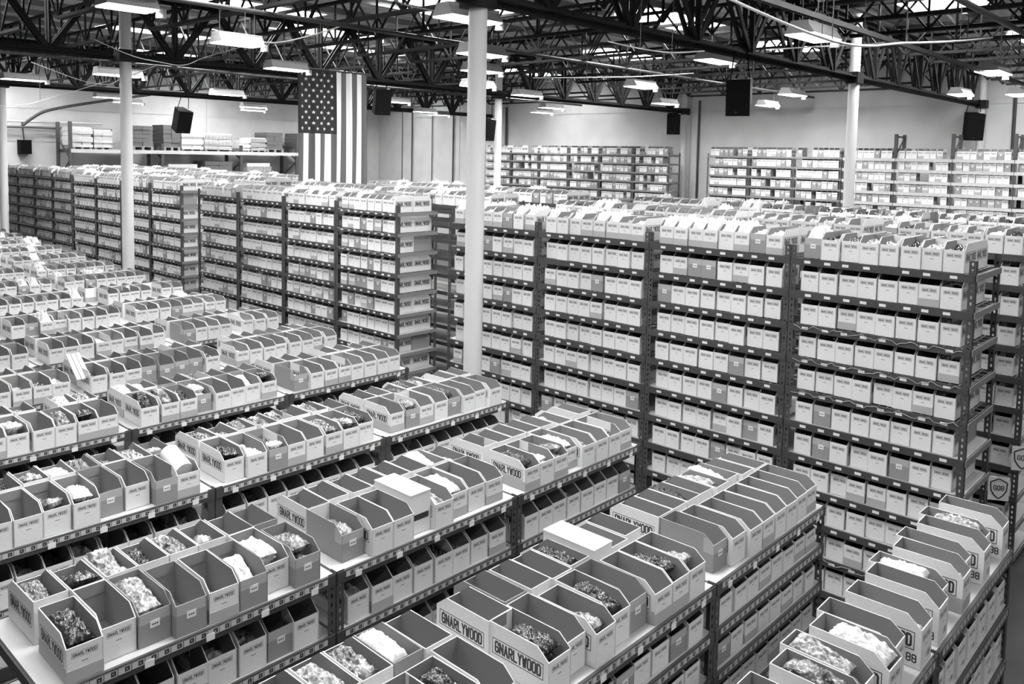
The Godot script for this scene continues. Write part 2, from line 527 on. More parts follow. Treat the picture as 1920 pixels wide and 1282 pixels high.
func light_fixtures():
	# x, z, height above the eye, length, label: long axis along the hall
	var bottoms := [
		[-7.7, -3.2, 1.25, 0.75, "bright linear lamp above the left white column, nearest of that side"],
		[-9.2, -5.1, 1.25, 0.9, "bright linear lamp left of the flag, hung below the bar joists"],
		[-3.45, -8.0, 1.2, 1.1, "wide flat lamp beside the strut rail at upper right, largest lamp"],
		[-6.2, -11.0, 1.42, 1.2, "bright lamp just left above the large hanging speaker"],
		[-8.5, -12.5, 1.25, 1.1, "bright lamp hung before the far wall, right of the thin column"],
		[-7.0, -15.4, 1.25, 1.1, "small bright lamp seen against the far wall near the large speaker"],
		[-5.9, -5.7, 1.3, 1.1, "bright lamp hidden partly behind the top of the nearest column"],
		[-7.3, -7.3, 1.22, 1.0, "bright lamp close right of the nearest column, upper one"],
		[-8.75, -8.75, 1.22, 1.0, "bright lamp close right of the nearest column, lower one"],
		[-14.6, -5.9, 1.22, 1.2, "bright lamp close left of the left white column"],
		[-11.1, -6.95, 1.22, 1.0, "bright lamp touching the upper left corner of the flag"],
		[-3.6, -17.2, 1.25, 1.1, "lamp at the right picture edge before the far wall"],
		[-11.0, -10.9, 1.25, 1.1, "lamp between the thin column and the nearest column"],
		[-2.9, -12.4, 1.2, 1.2, "lamp hung beside the strut rail at the far right"],
		[-17.8, -9.6, 1.25, 1.2, "distant lamp over the left tall racks"], [-16.2, -13.2, 1.25, 1.2, "distant lamp behind the flag top"],
		[-21.8, -8.6, 1.25, 1.2, "distant lamp near the left wall pipes"], [-22.2, -12.8, 1.25, 1.2, "distant lamp before the pallet racking"],
		[-14.2, -16.8, 1.25, 1.2, "distant lamp above the far corner"], [-19.2, -16.8, 1.25, 1.2, "distant lamp near the far left corner"],
		[-10.6, -16.6, 1.25, 1.2, "distant lamp before the far wall shelving"], [-24.8, -16.8, 1.25, 1.2, "distant lamp over the pallet loads"],
		[-2.6, -3.4, 1.3, 1.2, "lamp over the low racks, above the picture"], [-4.4, -1.2, 1.35, 1.2, "lamp over the middle low racks, above the picture"], [0.2, -1.4, 1.35, 1.2, "lamp beside the viewer, above the picture"],
		[-2.0, 0.8, 1.3, 1.2, "lamp over the viewer, above the picture"],
		[-6.0, 0.4, 1.3, 1.2, "lamp over the left low racks, above the picture"], [-11.5, -1.0, 1.3, 1.2, "lamp over the far low racks, above the picture"],
		[-16.5, -2.0, 1.3, 1.2, "lamp over the furthest low racks, above the picture"], [1.6, -3.2, 1.3, 1.2, "lamp over the right aisle, outside the picture"],
		[1.8, -7.6, 1.3, 1.2, "lamp over the right racks, outside the picture"], [1.8, -12.0, 1.3, 1.2, "lamp over the rear right racks, outside the picture"],
		[-24.6, -10.2, 1.3, 1.2, "distant lamp before the left wall, over the racking start"], [-25.0, -14.4, 1.3, 1.2, "distant lamp before the left wall, over the racking middle"],
		[-9.2, -18.9, 1.3, 1.2, "distant lamp by the far wall left of the large speaker"], [-16.6, -19.2, 1.3, 1.2, "distant lamp by the far wall left of its column"], [-4.6, -17.4, 1.3, 1.2, "distant lamp by the far wall at the right"], [-21.0, -19.0, 1.3, 1.2, "distant lamp in the far left corner of the hall"],
		[-18.4, -5.6, 1.3, 1.2, "distant lamp near the left picture edge"], [-12.2, -13.6, 1.3, 1.2, "distant lamp above the thin column"],
	]
	for a in bottoms:
		var l: float = a[3] * 0.62
		var o := thing("ceiling_lamp", moved(a[0], H + a[2], a[1]), a[4], "ceiling lamp", "")
		var w := 0.15
		var g := G.new()
		for e in [-1, 1]:
			g.quad(Vector3(e * w, 0, e * l / 2), Vector3(e * w, 0, -e * l / 2), Vector3(e * 0.09, 0.09, -e * l / 2), Vector3(e * 0.09, 0.09, e * l / 2))
			g.quad(Vector3(-e * w, 0, e * l / 2), Vector3(e * w, 0, e * l / 2), Vector3(e * 0.09, 0.09, e * l / 2), Vector3(-e * 0.09, 0.09, e * l / 2))
		g.box(Vector3(-0.09, 0.085, -l / 2), Vector3(0.09, 0.12, l / 2))
		solid("housing", g, M.housing, o)
		solid("lens", gbox(Vector3(-w + 0.01, -0.012, -l / 2 + 0.01), Vector3(w - 0.01, 0.004, l / 2 - 0.01)), M.lamp_lens, o)
		for e in [-1, 1]:
			var t := G.new()
			t.tube([Vector3(0, 0.12, e * l * 0.4), Vector3(0, 1.72 - a[2], e * l * 0.4)], 0.004, 4)
			solid("hanger_wire", t, M.wire, o)
		var s := G.new()
		s.tube([Vector3(0.05, 0.02, -l / 2 - 0.05), Vector3(0.05, -0.06, -l / 2 - 0.05)], 0.045, 12)
		solid("motion_sensor", s, M.housing, o)
		var li := AreaLight3D.new()
		li.name = "lamp_light"
		li.area_size = Vector2(2 * w - 0.04, l - 0.04)
		li.light_energy = 5.3
		li.area_range = 40.0
		li.shadow_enabled = true
		li.position = Vector3(0, -0.02, 0)
		li.rotation = Vector3(-PI / 2, 0, 0)
		o.add_child(li)


# ==================================================================== roof steel
func web(g: G, p: Vector3, q: Vector3, w: float, twin: float):
	for e in [-1, 1]:
		g.bar(p + Vector3(twin * e, 0, 0), q + Vector3(twin * e, 0, 0), w * 0.4, w)


func roof_steel():
	# heavy girders along z on the column lines
	var kinds := {}
	for gx in [[-5.31, "nearest column"], [-13.1, "flag"], [-20.95, "left picture edge column"], [2.5, "right aisle"]]:
		for s in [[-13.9, -5.25, "front"], [-21.6, -13.9, "rear"], [-5.25, 3.4, "near"]]:
			if s[2] == "near" and gx[0] > 0: continue
			var l: float = s[1] - s[0]
			var o := thing("roof_girder", moved(gx[0], H, s[1]), "heavy dark steel roof girder in the %s span of the %s line" % [s[2], gx[1]], "roof girder", "")
			if not kinds.has(l):
				var parts := []
				var y0 := 1.38
				var y1 := 2.32
				for a in [["bottom_chord", y0], ["top_chord", y1]]:
					var g := G.new()
					for e in [-1, 1]:
						g.box(Vector3(e * 0.075 - 0.05, a[1] - 0.008, -l + 0.1), Vector3(e * 0.075 + 0.05, a[1] + 0.008, -0.1))
						g.box(Vector3(e * 0.03 - 0.008, a[1] - 0.06, -l + 0.1), Vector3(e * 0.03 + 0.008, a[1] + 0.06, -0.1))
					parts.append([a[0], mesh_of([g], [M.girder])])
				var n := 6
				for i in n:
					var z0 := -0.25 - (l - 0.5) * i / n
					var z1 := -0.25 - (l - 0.5) * (i + 1) / n
					var zm := (z0 + z1) / 2
					for pq in [[Vector3(0, y1, z0), Vector3(0, y0, zm)], [Vector3(0, y0, zm), Vector3(0, y1, z1)], [Vector3(0, y1, zm), Vector3(0, y0, zm)]]:
						var g := G.new()
						web(g, pq[0], pq[1], 0.07, 0.05)
						parts.append(["web_angle", mesh_of([g], [M.girder])])
				kinds[l] = parts
			for p in kinds[l]:
				put(p[0], p[1], o)
	# open-web joists along x between the girders
	var bays := [[-5.31, 2.5, "right"], [-13.1, -5.31, "middle"], [-20.95, -13.1, "left"], [-27.7, -20.95, "furthest left"]]
	for b in bays:
		var l: float = b[1] - b[0]
		var first: Node3D = null
		for k in 16:
			var z := -20.6 + k * 1.26
			if b[0] > -6 and z > -1.5: continue
			var o: Node3D
			if first == null:
				o = thing("bar_joist", moved(b[0], H, z))
				first = o
				var yt := 2.38
				var yb := 1.74
				for c in [["top_chord", yt, 0.1], ["bottom_chord", yb, 0.75]]:
					var g := G.new()
					for e in [-1, 1]:
						g.box(Vector3(c[2], c[1] - 0.022, e * 0.026 - 0.016), Vector3(l - c[2], c[1] + 0.022, e * 0.026 + 0.016))
					solid(c[0], g, M.truss, o)
				var n := 7
				for i in n:
					var x0 := 0.15 + (l - 0.3) * i / n
					var x1 := 0.15 + (l - 0.3) * (i + 1) / n
					var xm := (x0 + x1) / 2
					for pq in [[Vector3(x0, yt, 0), Vector3(xm, yb, 0)], [Vector3(xm, yb, 0), Vector3(x1, yt, 0)], [Vector3(xm, yb, 0), Vector3(xm, yt, 0)]]:
						var g := G.new()
						g.bar(pq[0], pq[1], 0.026, 0.026, Vector3.BACK)
						solid("web_rod", g, M.truss, o)
			else:
				o = first.duplicate()
				o.name = numbered("bar_joist")
				add_child(o)
				o.position.z = z
			tag(o, "dark open-web roof joist, %s from the far wall, %s ceiling bay" % [ORD[k], b[2]], "roof joist", "")
	# bridging lines and sprinkler pipes along the hall
	var k2 := 0
	for a in [[-2.2, 1.5, "steel_dark"], [-9.2, 1.72, "steel_dark"], [-16.9, 1.72, "steel_dark"], [-24.0, 1.72, "steel_dark"]]:
		var g := G.new()
		g.tube([Vector3(0, 0, -21.5), Vector3(0, 0, 5)], 0.03, 8)
		var names := ["right", "middle", "left", "furthest left"]
		tag(solid("sprinkler_pipe", g, M[a[2]], self, moved(a[0], H + a[1] - 0.06, 0)), "dark sprinkler pipe running lengthwise under the %s ceiling bay" % names[k2], "pipe")
		k2 += 1


# ==================================================================== racks
const BAY := 1.2192
var shared := {}
var beams := {}


func once(key: String, make: Callable) -> Mesh:
	if not shared.has(key):
		shared[key] = make.call()
	return shared[key]


func post_mesh(height: float, punched: bool, sx: float, sz: float) -> Mesh:
	# an L of two thin flanges; the corner at the origin, arms towards sx and sz
	var m: Material = M.punched if punched else M.post
	var g := G.new()
	g.box(Vector3(minf(0, sx * 0.04), 0, -0.0012), Vector3(maxf(0, sx * 0.04), height, 0.0012), Transform3D.IDENTITY, height / 0.042)
	g.box(Vector3(-0.0012, 0, minf(0, sz * 0.04)), Vector3(0.0012, height, maxf(0, sz * 0.04)), Transform3D.IDENTITY, height / 0.042)
	return mesh_of([g], [m])


# a run of shelving: local x along the run, front at z = 0 facing +z, back at z = -depth
func rack(called: String, label: String, cat: String, group: String, at: Transform3D, nbay: int, depth: float, ys: Array, how: Dictionary) -> Node3D:
	var o := thing(called, at, label, cat, group)
	var high: float = how.get("post_top", H + ys[0] + 0.09)
	var rich: bool = how.get("rich", true)
	var bm: Material = M[how.get("beam", "beam")]
	for i in nbay + 1:
		for s in [0, 1]:
			for e in [-1, 1]:
				if (i == 0 and e < 0) or (i == nbay and e > 0): continue
				var sz := -1.0 if s == 0 else 1.0
				var pm := post_mesh(high, how.get("punched", false), e, sz) if not shared.has("post%s%s%s%s" % [high, how.get("punched", false), e, sz]) else null
				if pm: shared["post%s%s%s%s" % [high, how.get("punched", false), e, sz]] = pm
				put("post", shared["post%s%s%s%s" % [high, how.get("punched", false), e, sz]], o, Transform3D(Basis.IDENTITY, Vector3(i * BAY + e * 0.003, 0, -depth * s)))
	var bh: float = how.get("beam_high", 0.05)
	var runs := nbay if rich else 1
	for k in ys.size():
		var y: float = H + ys[k]
		for i in runs:
			var l: float = BAY if rich else BAY * nbay
			var kl := "%s%s" % [l, bm.resource_name]
			var bmesh := once("beam" + kl + str(bh), func(): return boxmesh(Vector3(0.006, -bh, -0.014), Vector3(l - 0.006, 0, 0), bm))
			var beam := put("beam", bmesh, o, Transform3D(Basis.IDENTITY, Vector3(i * BAY, y, 0.006)))
			beams["%s %d %d" % [o.name, k, i]] = beam
			put("beam", bmesh, o, Transform3D(Basis.IDENTITY, Vector3(i * BAY, y, -depth + 0.008)))
			var dm := once("deck" + kl + str(depth), func(): return boxmesh(Vector3(0.008, -0.018, -depth + 0.012), Vector3(l - 0.008, -0.001, -0.009), M.deck))
			if k < how.get("wire_levels", 0):
				dm = once("wire_deck" + kl, func(): return wire_deck(l, depth))
			put("shelf", dm, o, Transform3D(Basis.IDENTITY, Vector3(i * BAY, y, 0)))
			if how.get("strip", false) and k < how.get("strip_levels", 2):
				var sm := once("strip", func(): return strip_mesh())
				put("label_strip", sm, beam, Transform3D(Basis.IDENTITY, Vector3(0, 0, 0.0015)))
				if k < 1 and how.get("tags", false):
					for t in 5:
						put("shelf_tag", once("tag", func(): return boxmesh(Vector3(-0.018, -0.05, 0), Vector3(0.018, -0.022, 0.0015), M.card)), beam, Transform3D(Basis.IDENTITY, Vector3(0.12 + t * 0.245, 0, 0.0028)))
		# end bars
		var eb: Material = M[how.get("end_beam", how.get("beam", "beam"))]
		for e in [0, 1]:
			var em := once("end" + eb.resource_name + str(depth) + str(bh), func(): return boxmesh(Vector3(-0.003, -bh * 0.8, -depth), Vector3(0.003, 0.001, 0), eb))
			put("end_bar", em, o, Transform3D(Basis.IDENTITY, Vector3(e * nbay * BAY + (0.004 if e else -0.004), y, 0)))
	blocks.append([at, Vector3(0, 0, -depth), Vector3(nbay * BAY, H + ys[0] + 0.02, 0), o])
	return o


func wire_deck(l: float, depth: float) -> Mesh:
	var g := G.new()
	var n := int(l / 0.055)
	for i in n + 1:
		var x := 0.012 + (l - 0.024) * i / n
		g.box(Vector3(x - 0.004, -0.008, -depth + 0.012), Vector3(x + 0.004, -0.001, -0.009))
	for i in 6:
		var z := -0.03 - (depth - 0.06) * i / 5.0
		g.box(Vector3(0.008, -0.016, z - 0.006), Vector3(l - 0.008, -0.008, z + 0.006))
	return mesh_of([g], [M.wire])


func strip_mesh() -> Mesh:
	var g := G.new()
	g.quad(Vector3(0.05, -0.034, 0.001), Vector3(BAY - 0.05, -0.034, 0.001), Vector3(BAY - 0.05, -0.004, 0.001), Vector3(0.05, -0.004, 0.001), Rect2(0, 1, 1.4, -1))
	g.box(Vector3(0.05, -0.034, 0), Vector3(BAY - 0.05, -0.004, 0.0008))
	return mesh_of([g], [M.strip])


# the bins of one shelf bay; kinds: one letter of look per bin, fills: one letter per bin
func fill_shelf(r: Node3D, rk: Dictionary, bay: int, level: int, y: float, depth: float, back: bool, kinds: String, fills: String, tall := 1.0, zs: Array = []):
	for i in kinds.length():
		if kinds[i] == ".": continue
		var x := bay * BAY + 0.075 + (i + 0.5) * (BAY - 0.15) / 8.0 + rng.randf_range(-0.006, 0.006)
		if zs.size():
			x = zs[i]
		var inset := 0.012 + (rng.randf_range(0.0, 0.03) if rk.tall else rng.randf_range(0.0, 0.01) if level > 0 else rng.randf_range(0.0, 0.05) if rng.randf() < 0.4 else 0.0)
		if depth < 0.4 and level == 0:
			inset = 0.012 + (0.045 if i % 2 else 0.0)
		var t := moved(x, y + 0.001, -inset, rng.randf_range(-0.02, 0.02))
		if back:
			t = moved(x, y + 0.001, -depth + inset, PI + rng.randf_range(-0.02, 0.02))
		t.basis = t.basis * Basis.from_scale(Vector3(1, tall * (1.14 if depth < 0.4 and level == 0 and i % 2 == 0 else 1.0), 1))
		bins.append({"t": r.transform * t, "look": kinds[i], "fill": fills[i % fills.length()] if fills else "e", "rack": rk, "own": r, "bay": bay, "level": level, "back": back, "x": x})


func random_looks(n: int, gap := 0.03) -> String:
	var s := ""
	for i in n:
		var q := rng.randf()
		s += "." if q < gap else "K" if q < gap + 0.1 else "H" if q < gap + 0.26 else "W"
	return s


func far_looks(gap: float) -> String:
	var s := ""
	for i in 8:
		var q := rng.randf()
		s += "." if q < gap else "K" if q < gap + 0.22 else "H" if q < gap + 0.4 else "W"
	return s


func random_fills(n: int, set_: String) -> String:
	var s := ""
	for i in n:
		s += set_[rng.randi() % set_.length()]
	return s


const TALL_LOOKS := [
	"HHWHHKWH WWWHHHHH HHHHWHKH KWWWWWWW", "HWWKWHWW WWWWWWWW WHKKWHWW WWWWWWHW", "WWWWWWWW HWWWKWWW KWWWWWWW WWHWWWWW", "WWWWHKWW WWWWHWWW WWWWWWWW WWWWWWWH",
	"WWWWWWWW WWWWWWWW WWWWWKWW WWWWWWHW", "WWWWWWHW WWHWWWWW WWWWKWWW WKWWWWWW", "HKWWKHWW WWWWWWWK WWWWHWKW WKWWWKWW", "WKHWHWWW KHHHWHKW WWWWKWWW WWWHHWWK",
	"WWWWWWWW WWWWWWHW WWWHWWWW WWWWWWWW", "WWHWWWWW WWWWWWWW WWWWWWWW WWWHWWWW", "WWWWWWWW WWWWWWWW WWWWWWWW WWWWWWWW"]
const TALL_YS := [-0.7, -0.94, -1.18, -1.42, -1.66, -1.9, -2.14, -2.375, -2.61, -2.85, -3.09]
const ROW_Z := [0.0, -1.58, -3.18]


func tall_racks():
	# four blocks of four bays, with cross aisles between; behind each stand more rows
	var bl := [[-6.265, -5.82, "right of the nearest column"], [-12.42, -6.2, "left of the nearest column"], [-18.42, -6.47, "behind the left column"], [-24.55, -6.9, "at the left picture edge"]]
	for b in bl.size():
		for row in ROW_Z.size():
			var z: float = bl[b][1] + ROW_Z[row]
			if z < -18.4: continue
			var front := row == 0
			var second := row == 1
			var ys: Array = TALL_YS if front or second else TALL_YS.slice(0, 3)
			var name_: String = "tall shelving rack full of cartons, front row, " + bl[b][2] if front else "%s tall shelving row behind the front row, block %s" % [ORD[row], bl[b][2]]
			var how := {"rich": front, "punched": (b == 0 and row < 2), "end_beam": "grey_beam", "wire_levels": 5, "post_top": H - 0.61}
			var x0: float = bl[b][0] + (0.0 if not second or b else 0.0)
			var r := rack("shelving_rack", name_, "shelving", "", moved(x0, 0, z), 4, 0.62, ys, how)
			var rk := {"name": ["tall rack beside white column", "tall rack beside striped flag", "left block of tall racks", "tall racks at left edge"][b] if front else "rear tall racks", "tall": true, "row": row, "block": b}
			for lv in ys.size():
				if not front and lv > 0 and not (second and b == 0): continue
				for bay in 4:
					if second and lv > 0 and bay < 3: continue
					var looks: String = TALL_LOOKS[lv].split(" ")[bay] if b == 0 and front else random_looks(8, 0.0)
					var fills := random_fills(8, "ddddddddcgwe")
					if lv == 0:
						fills = random_fills(8, "BBBBwBp") if (bay < 3 or b) else "Bddppdcd"
						if row > 0 or b: fills = random_fills(8, "Bwpdcdgcegd")
					var y: float = H + ys[lv]
					fill_shelf(r, rk, bay, lv, y, 0.62, false, looks, fills, 1.07)
					if lv == 0:
						fill_shelf(r, rk, bay, lv, y, 0.62, true, random_looks(8, 0.0), random_fills(8, "Bwpdcdgcegd"), 1.07)
					elif bay == 3 and front:
						fill_shelf(r, rk, bay, lv, y, 0.62, true, "......." + ("K" if (lv * 7 + b) % 5 == 0 else "W"), "d", 1.07)
			if front:
				cards(r, b)
	# the shield cards at the right end
	sign_card(Vector3(-1.5, H - 2.54, -7.33), "white card with a black shield outline and letters G08, hung at the rack end")
	sign_card(Vector3(-1.345, H - 2.25, -7.3), "white shield card cut off by the right picture edge")


func cards(r: Node3D, b: int):
	# paper cards on the beam under every bin
	var card := once("card", func(): return boxmesh(Vector3(-0.022, -0.034, 0), Vector3(0.022, -0.015, 0.0012), M.card))
	var rest := G.new()
	for lv in TALL_YS.size():
		for bay in 4:
			for i in 8:
				var p := Vector3(bay * BAY + 0.075 + (i + 0.5) * (BAY - 0.15) / 8.0 + rng.randf_range(-0.015, 0.015), H + TALL_YS[lv], 0.007)
				if rng.randf() < 0.06: continue
				if b == 0 and bay > 0 and lv < 10:
					put("shelf_card", card, beams["%s %d %d" % [r.name, lv, bay]], Transform3D(Basis.IDENTITY, p - Vector3(bay * BAY, H + TALL_YS[lv], 0.006)))
				else:
					rest.box(Vector3(-0.022, -0.034, 0) + p, Vector3(0.022, -0.015, 0.0012) + p)
	solid("shelf_cards", rest, M.card, r, Transform3D.IDENTITY, "stuff")
	if b < 2:
		# wavy banding and torn tape along some beams
		for lv in [2, 3, 4, 9] if b == 0 else [0, 1, 2]:
			var g := G.new()
			var ps := []
			for i in 40:
				ps.append(Vector3(3 * BAY + 0.05 + i * (BAY - 0.1) / 39.0, H + TALL_YS[lv] - 0.018 + 0.012 * sin(i * 1.1 + lv) + 0.006 * sin(i * 2.7), 0.0115))
			g.tube(ps, 0.0024, 5)
			solid("plastic_band", g, M.housing, r)


func sign_card(p: Vector3, label: String):
	var o := thing("aisle_sign", Transform3D(Basis(Vector3.UP, 0.5), p), label, "sign", "")
	solid("card", gbox(Vector3(-0.075, -0.1, -0.002), Vector3(0.075, 0.09, 0.002)), M.card, o)
	var g := G.new()
	var s := [Vector2(-0.06, 0.045), Vector2(0, 0.075), Vector2(0.06, 0.045), Vector2(0.055, -0.02), Vector2(0.03, -0.06), Vector2(0, -0.085), Vector2(-0.03, -0.06), Vector2(-0.055, -0.02)]
	for i in s.size():
		var a: Vector2 = s[i]
		var b: Vector2 = s[(i + 1) % s.size()]
		g.bar(Vector3(a.x, a.y, 0.003), Vector3(b.x, b.y, 0.003), 0.002, 0.009, Vector3(b.y - a.y, a.x - b.x, 0).normalized())
	solid("shield", g, M.ink, o)
	var t := G.new()
	var x := -0.036
	for ch in "G08":
		for line in LETTERS[ch]:
			for i in range(0, line.size() - 2, 2):
				var a := Vector3(x + line[i] * 0.018, 0.018 - line[i + 1] * 0.034, 0.003)
				var b := Vector3(x + line[i + 2] * 0.018, 0.018 - line[i + 3] * 0.034, 0.003)
				t.bar(a, b, 0.006, 0.002, Vector3.BACK)
		x += 0.027
	solid("lettering", t, M.ink, o)


# the low racks: front face towards +x, running from the near end away along -z
const LOW_X := [-0.88, -1.763, -3.05, -4.32, -5.63, -6.68, -7.85, -9.13, -10.4, -11.7, -13.0, -14.3, -15.6, -16.9, -18.2, -19.5, -20.8]


func low_racks():
	# looks and fills from the near end to the far end, as the photograph shows them
	var looks := {
		"1f": "WWWWWWWW WWWWKHHW KWWHWWWH", "1b": "WWHWWHKW WKWWW.WN WWHWWWWW",
		"2f": "HWKKHKWK KWW.WHWH HWHHWWWH", "2b": "WWWWWWWK WWHWWWWW WWWWHWWW",
		"3f": "WWWWKWKH WWKHWHWW HKHWKWWW", "4f": "WWHWWWHH WHHKWWWH KWHHWWWW", "5f": "WHKWWHHW WWHKKKKW HWWWWWHW"}
	var fills := {
		"1f": "eedecpde depdeedc eeeeeeee", "1b": "wggdcpwe eeeedwce eedecwee",
		"2f": "deceewwp peewcwee dwpwpeee", "2b": "gdcdppee eeeedewc eepeccee",
		"3f": "eepweeee dwweegpd epeedeee", "4f": "eewwegde dpdweewd weewweee", "5f": "wwdeewpw dddeeeed wpeeeeee"}
	for i in LOW_X.size():
		var x: float = LOW_X[i]
		var zfar := -4.6 + 0.062 * (x + 3.0) if i else -4.67
		var depth := 0.36 if i == 0 else 0.66
		var step: float = 0.218 if i == 1 else 0.283
		var ys := []
		var y := -1.912
		while y > -3.05:
			ys.append(y)
			y -= step
		var at := Transform3D(Basis(Vector3.UP, PI / 2), Vector3(x, 0, zfar + 3 * BAY))
		var name_ := "waist-high shelving rack with open carton bins, %s low rack from the right" % ORD[i]
		var r := rack("low_rack", name_, "shelving", "", at, 3, depth, ys, {"rich": i < 7, "strip": i < 9, "strip_levels": 4 if i < 3 else 2, "tags": i > 0 and i < 5, "post_top": H - 1.905, "beam_high": 0.055, "punched": i < 3})
		var rk := {"name": "%s low rack from right" % ORD[i], "tall": false, "row": i}
		var rows := [false] if i == 0 else [false, true]
		for back in rows:
			var key := "%d%s" % [i, "b" if back else "f"]
			for lv in ys.size():
				if lv > 0 and back: continue
				if lv > (5 if i < 2 else 2 if i < 4 else 1): continue
				for bay in 3:
					var lo := random_looks(8, 0.05 if lv == 0 else 0.02)
					var fi := random_fills(8, "eeewwdpcg" if lv == 0 else "dddeecg")
					if i > 6 and lv == 0: fi = random_fills(8, "eewwwdpcB")
					if lv == 0 and looks.has(key):
						var a: String = looks[key].replace(" ", "").substr(bay * 8, 8)
						var c: String = fills[key].replace(" ", "").substr(bay * 8, 8)
						if a.length() == 8: lo = a
						if c.length() == 8: fi = c
					if i == 0:
						lo = random_looks(7, 0.0).replace("W", "N").replace("K", "N") if lv else ["NNNNNNN", "NNNNWNN", "NNHNNNN"][bay]
						fi = random_fills(7, "deec") if lv else ["eepceep", "eppcweC", "ewCeecC"][bay]
					if i == 1 and lv > 0:
						fi = random_fills(8, "ddeedde")
					var tall := 0.96 if i else 1.0
					if i == 1: tall = 0.8 if lv else 0.98
					if i == 0:
						var zs := []
						for q in 7: zs.append(bay * BAY + 0.105 + q * 0.168 + rng.randf_range(-0.012, 0.012))
						fill_shelf(r, rk, bay, lv, H + ys[lv], depth, back, lo, fi, tall, zs)
					else:
						fill_shelf(r, rk, bay, lv, H + ys[lv], depth, back, lo, fi, tall)


func far_wall_racks():
	var ys := [0.1, -0.155, -0.415, -0.675, -0.935, -1.2]
	var a := rack("shelving_rack", "long grey shelving run against the far wall, left of the wall column", "shelving", "", moved(-20.1, 0, -20.3), 6, 0.6, ys, {"rich": true, "beam": "grey_beam", "post_top": H + 0.16})
	var b := rack("shelving_rack", "long shelving run against the far wall behind the large speaker", "shelving", "", moved(-11.57, 0, -20.3), 3, 0.6, ys, {"rich": true, "beam": "grey_beam", "post_top": H + 0.16})
	var c := rack("pallet_rack", "white beamed shelving run with tall frames at the right of the far wall", "shelving", "", moved(-7.9, 0, -20.3), 5, 0.6, ys, {"rich": true, "beam": "light_beam", "end_beam": "grey_beam", "post_top": H + 0.14, "beam_high": 0.07})
	for k in [1, 2, 3]:
		# tall end frames that rise past the boxes
		var g := G.new()
		var x: float = k * BAY
		for z in [-0.02, -0.58]:
			g.box(Vector3(x - 0.035, H + 0.14, z - 0.03), Vector3(x + 0.035, H + 0.66, z + 0.03))
		g.bar(Vector3(x, H + 0.6, -0.02), Vector3(x, H + 0.6, -0.58), 0.03, 0.04)
		g.bar(Vector3(x, H + 0.3, -0.02), Vector3(x, H + 0.3, -0.58), 0.03, 0.04)
		g.bar(Vector3(x, H + 0.16, -0.02), Vector3(x, H + 0.58, -0.58), 0.02, 0.03)
		solid("end_frame", g, M.post, c)
	var n := 0
	for r in [a, b, c]:
		var rk := {"name": "far wall", "tall": true, "row": 20 + n}
		for bay in [6, 3, 5][n]:
			for lv in ys.size():
				fill_shelf(r, rk, bay, lv, H + ys[lv], 0.6, false, far_looks(0.12 if n < 2 else 0.07), "e", 1.3)
		n += 1


# ==================================================================== the carton bins
const BW := 0.128
const BD := 0.29
const HF := 0.135
const HB := 0.178
const CUT := 0.055


func uvr(r: Rect2, u: float, v: float) -> Vector2:
	return Vector2((r.position.x + r.size.x * u) / 1024.0, (r.position.y + r.size.y * v) / 320.0)


